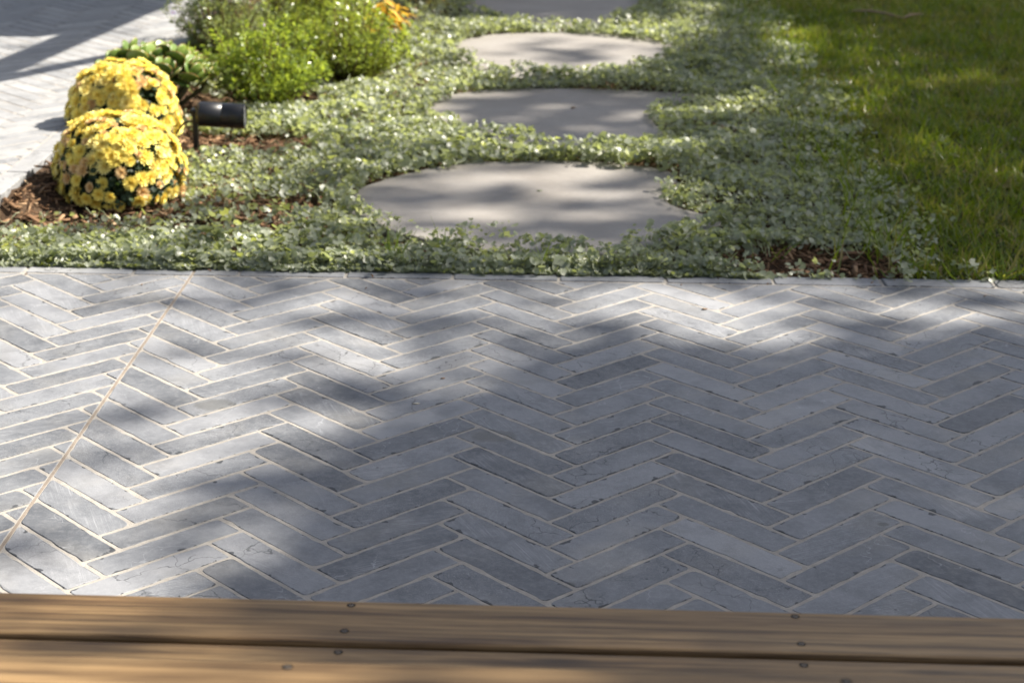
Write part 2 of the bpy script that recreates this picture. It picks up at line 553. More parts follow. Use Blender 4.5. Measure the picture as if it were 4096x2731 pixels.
HL, HW = (PL - JW) / 2, (PW - JW) / 2
EDGE_A, EDGE_B = .2265, .0165                       # far edge of the patio: y = A + B*x
MJ = .165
patio = link('patio', py_mesh('patio', [(-1.9, -2.6, -.0007), (4.0, -2.6, -.0007), (4.0, EDGE_A + EDGE_B * 4 + .061, -.0007), (-1.9, EDGE_A - EDGE_B * 1.9 + .061, -.0007), (4.0, EDGE_A + EDGE_B * 4 + .061, -.08), (-1.9, EDGE_A - EDGE_B * 1.9 + .061, -.08)], [(0, 1, 2, 3), (3, 2, 4, 5)], M_GROUT))
tag(patio, 'herringbone patio of blue-grey stone pavers with pale joints', 'patio', kind='structure')
cells = []
lim_far = (-EDGE_B, 1.0, EDGE_A - .001)
for cx, cy, ang in herring(-1.7, 3.7, -2.4, .3):
    R0 = rect_world(cx, cy, ang, HL, HW)
    for pl in ((1.0, 0.0, MJ - .0033), (-1.0, 0.0, -MJ - .0033)):
        P = clip_poly(R0, [lim_far, pl])
        if len(P) > 2 and abs(area(P)) > 2.5e-4: cells.append((cx, cy, ang, P))

def patio_score(c):
    P = c[3]; x = sum(p[0] for p in P) / len(P); y = sum(p[1] for p in P) / len(P)
    lo = -.29 + (.25 - y) * .305; hi = 2.07 - (.25 - y) * .242
    d = max(lo - x, x - hi, -1.40 - y, 0)
    return d if d > 0 else -1 + .0 * x
lay(cells, patio, M_PAVER, 0.0, 'paver', 'outer_pavers', patio_score, 290, 5)
# stretcher course along the garden
rg = np.random.default_rng(9)
ex = [-2.2 + .2463 * i for i in range(0, 8)]
ex = [-.219 - .2465 * i for i in range(7, 0, -1)] + [-.219, .029, MJ, .271, .516, .761, 1.004, 1.248, 1.493, 1.742, 1.999] + [1.999 + .2465 * i for i in range(1, 8)]
ecells = []
for a, b in zip(ex[:-1], ex[1:]):
    sl = [0, 0]
    y = lambda x, d: EDGE_A + EDGE_B * x + d
    k = .004 if .2 < abs(a - .516) else -.003
    P = [(a + .0035, y(a, .005)), (b - .0035, y(b, .005)), (b - .0035 - k * .3, y(b, .0625)), (a + .0035 - k * .3, y(a, .0625))]
    cxm = (a + b) / 2
    ecells.append((cxm, y(cxm, .034), math.atan(EDGE_B), P))
lay(ecells, patio, M_PAVER, .0015, 'edging_paver', 'outer_edging', lambda c: abs(c[0] - .9), 13, 21)
jt = py_mesh('movement_joint', *box(MJ - .0030, MJ + .0030, -2.5, .2905, -.02, -.0005, .0006), M_JOINT)
link('movement_joint', jt, patio)

# ------------------------------------------------------------------ raised side path
PZ = .06
path = link('path', py_mesh('path', *box(-3.4, -.416, .636, 9.0, -.08, PZ - .0012, .003), M_PGROUT))
tag(path, 'pale herringbone paved path on the left', 'path', kind='structure')
pc = []
pox = -.852 - (PL - PW) * S2
poy = 2.532 - (PW + PL) * S2
for cx, cy, ang in herring(-2.6, -.4, .6, 6.5, pox, poy):
    P = clip_poly(rect_world(cx, cy, ang, HL, HW), [(1, 0, -.476), (0, -1, -.70), (-1, 0, 3.3)])
    if len(P) > 2 and abs(area(P)) > 3e-4: pc.append((cx, cy, ang, P))
def path_score(c):
    P = c[3]; x = sum(p[0] for p in P) / len(P); y = sum(p[1] for p in P) / len(P)
    lo = -.42 - (y - .7) * .29
    d = max(lo - x, y - 4.9, 0)
    return d if d > 0 else -1
lay(pc, path, M_PATHPAVER, PZ, 'paver', 'outer_pavers', path_score, 230, 31)
pe = []
yy = .70
while yy < 6.4:
    P = [(-.472, yy + .003), (-.412, yy + .003), (-.412, yy + .243), (-.472, yy + .243)]
    pe.append((-.442, yy + .123, math.pi / 2, P)); yy += .246
xx = -.415
while xx > -2:
    P = [(xx - .243, .632), (xx - .003, .632), (xx - .003, .692), (xx - .243, .692)]
    pe.append((xx - .123, .662, 0.0, P)); xx -= .246
lay(pe, path, M_PATHPAVER, PZ + .001, 'edging_paver', 'outer_edging', lambda c: c[1] + 2 * abs(c[0] + .44), 22, 33)

# ------------------------------------------------------------------ stepping stones
def stone_material():
    m = Mat('stepping_slab')
    co = m.n('NewGeometry').outputs['Position']
    n = m.noise(co, 5, 6, .6); f = m.noise(co, 260, 3, .7); g = m.noise(co, 45, 4)
    col = m.mix(m.step(n, .3, .7), (.21, .194, .177), (.265, .248, .23))
    col = m.mix(m.math('MULTIPLY', m.step(f, .5, .7), .35), col, (.15, .14, .13))
    col = m.mix(m.math('MULTIPLY', m.step(f, .72, .8), .6), col, (.55, .54, .52))
    col = m.mix(m.math('MULTIPLY', m.step(g, .5, .75), .25), col, (.20, .18, .155))
    st = m.noise(m.vmath('ADD', co, (4.2, 1.7, 0.0)), 2.3, 5, .65, .5)
    col = m.mix(m.math('MULTIPLY', m.step(st, .52, .72), .45), col, (.13, .115, .098))
    pv = m.n('TexVoronoi', {'Vector': co, 'Scale': 38.0}).outputs[0]
    col = m.mix(m.math('MULTIPLY', m.step(pv, .09, .05), .5), col, (.09, .08, .07))
    return m.done(m.bsdf(col, .62, .4, m.math('ADD', f, g), .45, .0015))
M_STONE = stone_material()
STONES = [
    [(.425, .86), (.435, 1.02), (.52, 1.18), (.64, 1.33), (.80, 1.41), (1.0, 1.435), (1.18, 1.41), (1.32, 1.34), (1.33, 1.18), (1.27, 1.02), (1.31, .90), (1.45, .80), (1.33, .62), (1.18, .48), (1.0, .435), (.80, .47), (.64, .58), (.50, .72)],
    [(.54, 2.10), (.56, 2.30), (.66, 2.46), (.84, 2.53), (1.05, 2.545), (1.26, 2.53), (1.49, 2.49), (1.40, 2.30), (1.27, 2.06), (1.33, 1.84), (1.25, 1.62), (1.08, 1.53), (.90, 1.56), (.74, 1.72), (.60, 1.92)],
    [(.53, 3.32), (.57, 3.52), (.72, 3.72), (.98, 3.79), (1.24, 3.74), (1.42, 3.56), (1.46, 3.32), (1.38, 3.08), (1.24, 2.82), (1.02, 2.67), (.80, 2.70), (.66, 2.90), (.58, 3.12)],
    [(.50, 4.60), (.58, 4.30), (.70, 4.02), (.90, 3.87), (1.08, 3.87), (1.24, 4.06), (1.36, 4.40), (1.40, 4.70), (1.30, 5.0), (1.0, 5.12), (.65, 5.0)],
]
STONE_Z = .007
SL = ['large oval grey stepping stone nearest the patio, dappled with soft shade',
      'shaded grey stepping stone second from the patio, with a brown leaf scrap on it',
      'sunlit pale stepping stone third from the patio with one shadow patch',
      'dark shaded stepping stone cut off by the top of the picture']
for i, st in enumerate(STONES):
    ring = smooth_loop(st, 3); n = len(ring)
    c = ring.mean(0)
    wob = 1 + .004 * np.sin(np.arange(n) * 1.7 + i)
    ring = c + (ring - c) * wob[:, None]
    d = ring - c; ln = np.linalg.norm(d, axis=1, keepdims=True)
    V = []
    for z, ins in ((-.045, .006), (-.01, 0.0), (STONE_Z - .004, 0.0), (STONE_Z - .0012, .0015), (STONE_Z, .005)):
        V += [tuple(v) for v in np.c_[ring - c - d / ln * ins, np.full(n, z)]]
    F = []
    for j in range(4):
        for k in range(n):
            k2 = (k + 1) % n; F.append((j * n + k, j * n + k2, j * n + n + k2, j * n + n + k))
    F.append(tuple(4 * n + k for k in range(n)))
    o = link('stepping_stone', py_mesh('stepping_stone', V, F, M_STONE), None, (c[0], c[1], 0))
    tag(o, SL[i], 'stepping stone', 'stepping stones through the ground cover')

# ------------------------------------------------------------------ timber step and deck
M_STEEL = plain('screw_steel', (.13, .115, .10), .5, .5, .6)
M_HOLE_SHADE = plain('screw_recess_shade', (.012, .010, .008), .9, .1)  # near-black stands in for the shade inside the screw holes
sv, sf = lathe([(-.004, .0036), (.0002, .0036), (.0004, .0032), (.0004, .0017)], 20, False)
M_SCREW = py_mesh('screw', sv, sf, M_STEEL, False)
rv, rf = lathe([(.0004, .0017), (-.0022, .0012)], 6, False)
rf.append(tuple(6 + i for i in range(6)))
M_RECESS = py_mesh('recess', rv, rf, M_HOLE_SHADE)
gv, gf = lathe([(.00012, .0058), (.0002, .0054), (.00015, .0036)], 20, False)
M_RING = py_mesh('countersink_shade', gv, gf, M_HOLE_SHADE)  # flat dark ring painted as the shade of a sunken hole

def board(parent, x0, x1, yf, yb, zt, screws, th=.022, name='board'):
    o = link(name, py_mesh(name, *box(x0, x1, yb - yf, 0, -th, 0, .0042), M_WOOD), parent, (0, yf, zt))
    for sx, sy in screws:
        link('screw', M_SCREW, o, (sx, sy - yf, 0)).scale = (.82, .82, 1)
        link('screw_recess_shade', M_RECESS, o, (sx, sy - yf, 0)).scale = (.82, .82, 1)
        link('countersink_shade', M_RING, o, (sx, sy - yf, 0)).scale = (.82, .82, 1)
    return o

step = empty('timber_step', (0, 0, 0))
tag(step, 'low brown hardwood step of screwed boards in front of the patio', 'step')
SZ = .31
XS = [.794 + .4685 * i for i in range(-4, 6)]
SPECIAL = {}
yf = -1.965
for bi in range(4):
    yb = yf - .0925
    rg2 = random.Random(40 + bi)
    sc = []
    for x in XS:
        sc += [(x + rg2.uniform(-.002, .002), yf - .0115 - rg2.uniform(0, .002)), (x + .001 + rg2.uniform(-.003, .003), yf - .069 - rg2.uniform(0, .003))]
    if bi == 3: sc = []
    board(step, -1.35, 3.45, yf, yb, SZ, sc)
    yf = yb - .0105
for x in XS[::2]:
    link('bearer', py_mesh('bearer', *box(x - .022, x + .022, -2.36, -1.985, .0, SZ - .0225, .002), M_WOOD), step)
link('fascia', py_mesh('fascia', *box(-1.35, 3.45, -1.983, -1.963 - .006, .004, SZ - .0235, .002), M_WOOD), step)

deck = empty('timber_deck', (0, 0, 0))
tag(deck, 'upper hardwood deck whose front board crosses the bottom of the picture', 'deck')
DZ = .44
yf = -2.333
for bi in range(20):
    sc = []
    rg2 = random.Random(80 + bi)
    if bi < 6:
        for x in XS:
            sc += [(x - .008 + rg2.uniform(-.002, .002), yf - .0115), (x - .008 + rg2.uniform(-.003, .003), yf - .068)]
    board(deck, -1.35, 3.45, yf, yf - .0925, DZ, sc)
    yf -= .103
link('fascia', py_mesh('fascia', *box(-1.35, 3.45, -2.372, -2.352, SZ + .001, DZ - .0225, .002), M_WOOD), deck)
for x in XS[::2]:
    link('bearer', py_mesh('bearer', *box(x - .022, x + .022, -4.38, -2.40, .0, DZ - .0225, .002), M_WOOD), deck)
# ------------------------------------------------------------------ mulch
def chips_material():
    m = Mat('wood_chip')
    t = m.attr('tint')
    co = m.n('NewGeometry').outputs['Position']
    col = m.ramp(t, [(0, (.055, .028, .014)), (.3, (.14, .074, .036)), (.6, (.25, .145, .075)), (.85, (.38, .25, .14)), (1, (.55, .42, .28))])
    col = m.mix(m.math('MULTIPLY', m.step(m.noise(co, 300, 2), .45, .7), .5), col, (.04, .023, .014))
    return m.done(m.bsdf(col, .8, .25))
M_CHIP = chips_material()
CHIP_V = np.array([(-1, -.8, -.5), (1, -.5, -.5), (.9, .6, -.5), (-.8, 1, -.5), (-.9, -.6, .5), (.85, -.5, .45), (.95, .4, .5), (-1, .7, .35)], float) * .5
CHIP_F = np.array([(0, 3, 2, 1), (4, 5, 6, 7), (0, 1, 5, 4), (1, 2, 6, 5), (2, 3, 7, 6), (3, 0, 4, 7)])

def edge_y(x): return EDGE_A + EDGE_B * x + .0625
EXCL = [smooth_loop(s, 2) for s in STONES]
def on_stone(x, y, grow=0.0):
    r = np.zeros(x.shape, bool)
    for st in EXCL:
        c = st.mean(0); p = c + (st - c) * (1 + grow)
        r |= in_poly(x, y, p)
    return r
BARE = [(-.19, .88, .27, .22, 1), (-.50, .70, .22, .17, 1), (-.12, .67, .28, .10, .8), (-.33, 1.5, .30, .38, 1), (-.02, 1.58, .30, .15, 1.1), (.24, .82, .17, .15, .95), (.18, .60, .15, .08, .85),
        (1.60, .41, .21, .15, 1.2), (0, 2.30, .2, .2, 1), (.2, 2.72, .18, .18, 1), (-.32, 2.15, .25, .32, 1), (-.3, 3.15, .35, .5, 1), (0, 3.45, .3, .3, 1),
        (.46, 2.62, .10, .26, .55), (.40, 3.05, .1, .2, .5), (.2, 4.1, .22, .3, 1), (.33, 1.62, .1, .1, .4), (.06, 1.05, .12, .12, .7), (.42, 4.3, .2, .25, .6)]
def bare(x, y):
    b = np.zeros(x.shape)
    for cx, cy, rx, ry, k in BARE:
        d = ((x - cx) / rx) ** 2 + ((y - cy) / ry) ** 2
        b = np.maximum(b, k * np.clip(1.45 - d * .9, 0, 1))
    return np.clip(b, 0, 1)
def bed_right(y): return 1.84 + .03 * np.sin(y * 3.1) + .02 * np.sin(y * 7.7 + 1) - .10 * np.clip((.75 - y) / .4, 0, 1)

N = 15000
x = RNG.uniform(-.62, 1.95, N); y = RNG.uniform(.29, 5.2, N)
keep = (y > edge_y(x) + .012) & ((x > -.395) | (y < .61)) & ~on_stone(x, y, .01)
keep &= (RNG.random(N) < .25 + .75 * bare(x, y)) & (x < bed_right(y))
x, y = x[keep], y[keep]
# denser where the bed is bare
N2 = 16000
x2 = RNG.uniform(-.62, 1.9, N2); y2 = RNG.uniform(.30, 2.1, N2)
k2 = (RNG.random(N2) < bare(x2, y2) * .9) & (y2 > edge_y(x2) + .012) & ((x2 > -.395) | (y2 < .61)) & ~on_stone(x2, y2, .01)
x = np.r_[x, x2[k2]]; y = np.r_[y, y2[k2]]
n = len(x)
z = -.016 + RNG.random(n) ** 1.5 * .022 + bed_bank(x, y)
sx_ = RNG.uniform(-.3, 2.0, 26); x = np.r_[x, sx_]; y = np.r_[y, edge_y(sx_) - RNG.random(26) ** 2 * .16]; z = np.r_[z, np.full(26, .0035)]; n += 26   # a few crumbs on the paving
L = RNG.lognormal(math.log(.026), .45, n); L[-26:] *= .3; W = L * RNG.uniform(.16, .42, n); T = RNG.uniform(.002, .006, n)
nr = np.c_[RNG.normal(0, .32, n), RNG.normal(0, .32, n), np.ones(n)]
V, F = inst(CHIP_V, CHIP_F, np.c_[x, y, z], bases(nr, RNG.uniform(0, 6.28, n)), np.c_[L, W, T])
o = link('wood_chip_mulch', np_mesh('wood_chip_mulch', V, F, M_CHIP, False, {'tint': rep(RNG.beta(1.6, 2.2, n), 8)}))
tag(o, 'brown wood chip mulch spread over the bare garden bed', 'mulch', kind='stuff')

# ------------------------------------------------------------------ silver ground cover
M_SILVER = leaf_mat('silver_leaf', (.135, .16, .10), (.39, .415, .32), .42, (.56, .63, .14), .36, .48, (.49, .52, .10))
a = np.radians(np.array([-140, -95, -50, 0, 50, 95, 140]))
rad = np.array([1.0, 1.0, .97, 1.0, .97, 1.0, 1.0])
LEAF_V = np.r_[[(0, -.28, -.10)], np.c_[np.sin(a) * rad, -.28 + np.cos(a) * rad * 1.0 + .25, np.array([.16, .12, .06, .02, .06, .12, .16])]]
LEAF_F = np.array([(0, i, i + 1) for i in range(1, 7)])[:, [0, 2, 1]]
NZ = Noise2(21)
def gc_height(x, y):
    h = .012 + .050 * NZ(x * 6, y * 6) ** 1.6 + .024 * NZ(x * 17 + 5, y * 17) ** 1.5
    return h * np.clip(.55 + (x + .3) * .8, .55, 1)
def gc_density(x, y):
    d = 1 - bare(x, y)
    d *= .38 + .95 * NZ(x * 12 + 31, y * 12 + 7)
    d = np.where((x < -.30) & (y < .62), d * .9, d)
    r = bed_right(y)
    d *= np.clip((r + .13 - x) / .30, 0, 1)
    return np.clip(d, 0, 1)
N = 255000
x = RNG.uniform(-1.1, 2.05, N); y = RNG.uniform(.27, 5.15, N)
keep = RNG.random(N) < gc_density(x, y)
keep &= (y > edge_y(x) - .004 + .014 * (NZ(x * 22, y * 0 + 3) - .4)) & ((x > -.385) | (y < .60))
lap = NZ(x * 8, y * 8 + 17)
keep &= ~on_stone(x, y, -.022) | ((RNG.random(N) < .75) & (((lap > .35) & ~on_stone(x, y, -.055)) | ((lap > .58) & ~on_stone(x, y, -.12))))
x, y = x[keep], y[keep]; n = len(x)
H = gc_height(x, y)
lev = RNG.random(n) ** .6
base = np.where(on_stone(x, y, .02), STONE_Z + .004, -.006)
z = base + H * lev
z = np.where(y < edge_y(x) + .01, np.maximum(z, .008), z)
size = RNG.lognormal(math.log(.0066), .34, n) * np.where(NZ(x * 3 + 3, y * 3) > .62, 1.22, 1.0)
tilt = .72 + .25 * (1 - lev)
nr = np.c_[RNG.normal(0, tilt), RNG.normal(0, tilt), np.ones(n)]
V, F = inst(LEAF_V, LEAF_F, np.c_[x, y, z], bases(nr, RNG.uniform(0, 6.28, n)), np.c_[size, size, size * RNG.uniform(.4, 1.6, n)])
tint = np.clip(RNG.normal(.42, .24, n) + .25 * (NZ(x * 4, y * 4 + 9) - .5), 0, 1)
GV, GF, GT = [V], [F], [rep(tint, len(LEAF_V))]
# leaves that lean out over the paved edge
N = 7500
x = RNG.uniform(-1.0, 2.05, N); y = edge_y(x) + RNG.uniform(-.012, .03, N) - .012 * NZ(x * 15, x * 0 + 4)
kp = RNG.random(N) < np.clip(1.1 - bare(x, y), 0, 1) * np.clip((1.74 - x) / .12, .04, 1)
x, y = x[kp], y[kp]; n = len(x)
z = .004 + RNG.random(n) ** 1.3 * .034 * np.clip((y - edge_y(x) + .016) / .03, .25, 1)
nr = np.c_[RNG.normal(0, .5, n), RNG.normal(-.35, .5, n), np.ones(n)]
sz = RNG.lognormal(math.log(.0070), .3, n)
V, F = inst(LEAF_V, LEAF_F, np.c_[x, y, z], bases(nr, RNG.uniform(0, 6.28, n)), np.c_[sz, sz, sz])
GF.append(F + sum(len(v) for v in GV)); GV.append(V); GT.append(rep(np.clip(RNG.normal(.45, .25, n), 0, 1), len(LEAF_V)))
print('ground cover leaves', n)
# thin pale runners threading between the leaves
def runner(p0, ang, length, z0, seed, leafy=True):
    rg = np.random.default_rng(seed)
    k = 9; pts = []; p = np.array([p0[0], p0[1], z0], float); d = ang
    for i in range(k):
        pts.append(p.copy()); d += rg.normal(0, .25)
        p = p + np.array([math.cos(d), math.sin(d), 0]) * length / k
        p[2] = max(z0 + .012 * math.sin(i * 1.3 + seed), .006)
    v, f = tube(pts, [.0011] * k, 4)
    LP = []
    if leafy:
        for q in pts[1:]:
            for s in range(2):
                LP.append(q + np.array([rg.normal(0, .007), rg.normal(0, .006), rg.uniform(.004, .016)]))
    return np.array(v), np.array(f), np.array(LP)
rv, rf, off, rl = [], [], 0, []
for i in range(420):
    px = RNG.uniform(-.5, 1.9); py = RNG.uniform(.32, 2.6)
    if on_stone(np.array([px]), np.array([py]), .0)[0] or (px < -.38 and py > .58): continue
    v, f, lp = runner((px, py), RNG.uniform(0, 6.28), RNG.uniform(.05, .13), float(gc_height(np.array([px]), np.array([py]))[0]) * .8, i, False)
    if on_stone(v[:, 0], v[:, 1], -.1).any(): continue
    v[:, 1] = np.maximum(v[:, 1], edge_y(v[:, 0]) - .006)
    rv.append(v); rf.append(f + off); off += len(v)
SPILL = [(-.12, 3.9, .07), (.12, 4.5, .06), (.36, 4.4, .08), (.49, 4.1, .10), (.60, 5.2, .09), (.74, 4.5, .06), (.95, 4.2, .07), (1.12, 5.0, .05), (1.34, 4.6, .06), (1.48, 3.6, .09), (1.79, 5.0, .12), (1.93, 5.3, .06)]
for i, (px, d, ln) in enumerate(SPILL):
    v, f, lp = runner((px, edge_y(px) + .035), d, ln, .018, 900 + i)
    rv.append(v); rf.append(f + off); off += len(v); rl.append(lp)
lp = np.concatenate(rl); n = len(lp)
nr = np.c_[RNG.normal(0, .5, n), RNG.normal(0, .5, n), np.ones(n)]
V, F = inst(LEAF_V, LEAF_F, lp, bases(nr, RNG.uniform(0, 6.28, n)), RNG.lognormal(math.log(.0080), .25, n))
GF.append(F + sum(len(v) for v in GV)); GV.append(V); GT.append(rep(RNG.random(n) * .8, len(LEAF_V)))
rV = np.concatenate(rv); rF = np.concatenate(rf)
tri = np.concatenate([rF[:, [0, 1, 2]], rF[:, [0, 2, 3]]])
base_i = sum(len(v) for v in GV)
GV.append(rV); GF.append(tri + base_i); GT.append(np.full(len(rV), .82))
o = link('ground_cover', np_mesh('ground_cover', np.concatenate(GV), np.concatenate(GF), M_SILVER, True, {'tint': np.concatenate(GT)}))
tag(o, 'silvery green creeping ground cover around the stepping stones', 'ground cover', kind='stuff')

# ------------------------------------------------------------------ lawn grass
M_GRASS = leaf_mat('grass_blade', (.018, .046, .004), (.15, .215, .02), .42, (.34, .44, .015), .30, .6, (.26, .19, .065))
BV = np.array([(-.5, 0, 0), (.5, 0, 0), (-.42, .12, .5), (.42, .12, .5), (0, .42, 1.0)], float)
BF = np.array([(0, 1, 3), (0, 3, 2), (2, 3, 4)])
def blades(x, y, z0, ln, wd, lean, seed):
    rg = np.random.default_rng(seed); n = len(x)
    spin = rg.uniform(0, 6.28, n)
    nr = np.c_[rg.normal(0, lean, n), rg.normal(0, lean, n), np.ones(n)]
    return inst(BV, BF, np.c_[x, y, np.full(n, z0)], bases(nr, spin), np.c_[wd, ln, ln])
N = 105000
x = RNG.uniform(1.66, 3.7, N); y = RNG.uniform(.31, 6.0, N)
r = bed_right(y)
p = np.clip((x - r + .20) / .28, 0, 1) ** 1.6 * np.where(x < 3.35, 1, .5) * np.where(y < 5.2, 1, .5)
p *= np.clip(1.15 - 1.1 * bare(x, y), 0, 1)
keep = (RNG.random(N) < p) & (y > edge_y(x) + .004)
x, y = x[keep], y[keep]; n = len(x)
clump = NZ(x * 14, y * 14)
ln = RNG.uniform(.020, .050, n) * (.40 + 1.2 * clump)
edge = np.clip(1 - (x - bed_right(y)) / .10, 0, 1) * (RNG.random(n) < .16)
front = (np.clip(1 - (y - edge_y(x)) / .22, 0, 1) * (RNG.random(n) < .40))
ln *= 1 + 1.5 * edge + .9 * front
V1, F1 = blades(x, y, -.010, ln, RNG.uniform(.0026, .0056, n) * (1 + .4 * edge + .3 * front), .75, 5)
dry = .16 + .30 * (NZ(x * 5 + 2, y * 5) > .55)
t1 = np.clip(RNG.beta(2, 2, n) * .9 * (.35 + 1.0 * NZ(x * 11 + 4, y * 11)), 0, .79); t1 = np.where(RNG.random(n) < dry, 1.0, t1)
# scattered taller blades in the ground cover beside the lawn and by the patio
tx = np.r_[RNG.uniform(1.66, 1.90, 420), RNG.uniform(1.40, 1.8, 16), RNG.normal(.62, .012, 10), RNG.normal(.72, .01, 6), RNG.normal(.96, .01, 6)]
ty = np.r_[RNG.uniform(.45, 4.8, 420), RNG.uniform(.36, .6, 16), RNG.normal(.36, .012, 10), RNG.normal(.45, .01, 6), RNG.normal(.33, .01, 6)]
ok = ~on_stone(tx, ty, .03); tx, ty = tx[ok], ty[ok]; m_ = len(tx)
V2, F2 = blades(tx, ty, -.004, RNG.uniform(.05, .105, m_), RNG.uniform(.003, .0055, m_), .38, 6)
o = link('lawn_grass', np_mesh('lawn_grass', np.r_[V1, V2], np.r_[F1, F2 + len(V1)], M_GRASS, False, {'tint': np.r_[rep(t1, 5), rep(RNG.random(m_) * .6 + .15, 5)]}))
tag(o, 'green lawn grass with dry blades on the right', 'grass', kind='stuff')
print('grass', n)

# ------------------------------------------------------------------ chrysanthemums
def petal_mat(name, ca, cb):
    m = Mat(name)
    t = m.attr('tint'); r = m.n('ObjectInfo').outputs['Random']
    col = m.mix(t, ca, cb)
    col = m.mix(m.math('MULTIPLY', r, .35), col, tuple(min(1, v * 1.15 + .04) for v in cb))
    b = m.bsdf(col, .55, .3)
    tr = m.n('BsdfTranslucent', {'Color': col})
    return m.done(m.n('MixShader', {0: .28, 1: b.outputs[0], 2: tr.outputs[0]}))
M_YEL = petal_mat('yellow_petal', (.75, .50, .04), (.90, .77, .20))
M_PALE = petal_mat('pale_yellow_petal', (.74, .50, .05), (.88, .78, .30))
M_TAN = petal_mat('faded_petal', (.60, .37, .13), (.76, .56, .28))
def bloom_mesh(name, mat, seed, rings=((17, 1.0, .12, .30), (14, .80, .42, .28), (11, .58, .80, .24), (8, .36, 1.2, .20))):
    rg = np.random.default_rng(seed); V = []; F = []; T = []
    for n, R, el, w in rings:
        ph = rg.uniform(0, 6.28)
        for i in range(n):
            a = ph + 6.283 * (i + rg.uniform(-.2, .2)) / n
            e = el + rg.normal(0, .10); ll = R * rg.uniform(.86, 1.08)
            d = np.array([math.cos(a) * math.cos(e), math.sin(a) * math.cos(e), math.sin(e)])
            s = np.array([-math.sin(a), math.cos(a), 0]); up = np.cross(d, s) * -1
            b0 = np.array([math.cos(a), math.sin(a), 0]) * .10 + np.array([0, 0, .02])
            o = len(V)
            V += [b0 - s * w * .28, b0 + s * w * .28, b0 + d * ll * .70 + s * w * .5, b0 + d * ll * .70 - s * w * .5, b0 + d * ll + np.array([0, 0, .06])]
            T += [.0, .0, .8, .8, 1.0]
            F += [(o, o + 1, o + 2, o + 3), (o + 3, o + 2, o + 4)]
    o = len(V)
    for i in range(7):
        a = 6.283 * i / 7; V.append(np.array([.17 * math.cos(a), .17 * math.sin(a), .16])); T.append(0)
    V.append(np.array([0, 0, .25])); T.append(0)
    F += [(o + i, o + (i + 1) % 7, o + 7) for i in range(7)]
    m = py_mesh(name, V, F, mat, True)
    at = m.attributes.new('tint', 'FLOAT', 'POINT'); at.data.foreach_set('value', np.array(T, np.float32))
    return m
BL = {'y': [bloom_mesh('bloom', M_YEL, s) for s in range(3)], 'p': [bloom_mesh('bloom', M_PALE, 10 + s) for s in range(2)], 't': [bloom_mesh('bloom', M_TAN, 20 + s, ((13, .85, .25, .3), (11, .7, .7, .28), (8, .5, 1.1, .25))) for s in range(2)]}
M_MUMLEAF = leaf_mat('chrysanthemum_leaf', (.012, .026, .010), (.035, .065, .022), .2, (.08, .14, .02), .5, .35)
M_STEM = plain('green_stem', (.06, .085, .025), .6, .3)
ML_V = np.array([(0, 0, 0), (.45, .35, .08), (.38, .75, .05), (0, 1.1, -.06), (-.38, .75, .05), (-.45, .35, .08)], float)
ML_F = np.array([(0, 1, 2, 3), (0, 3, 4, 5)])
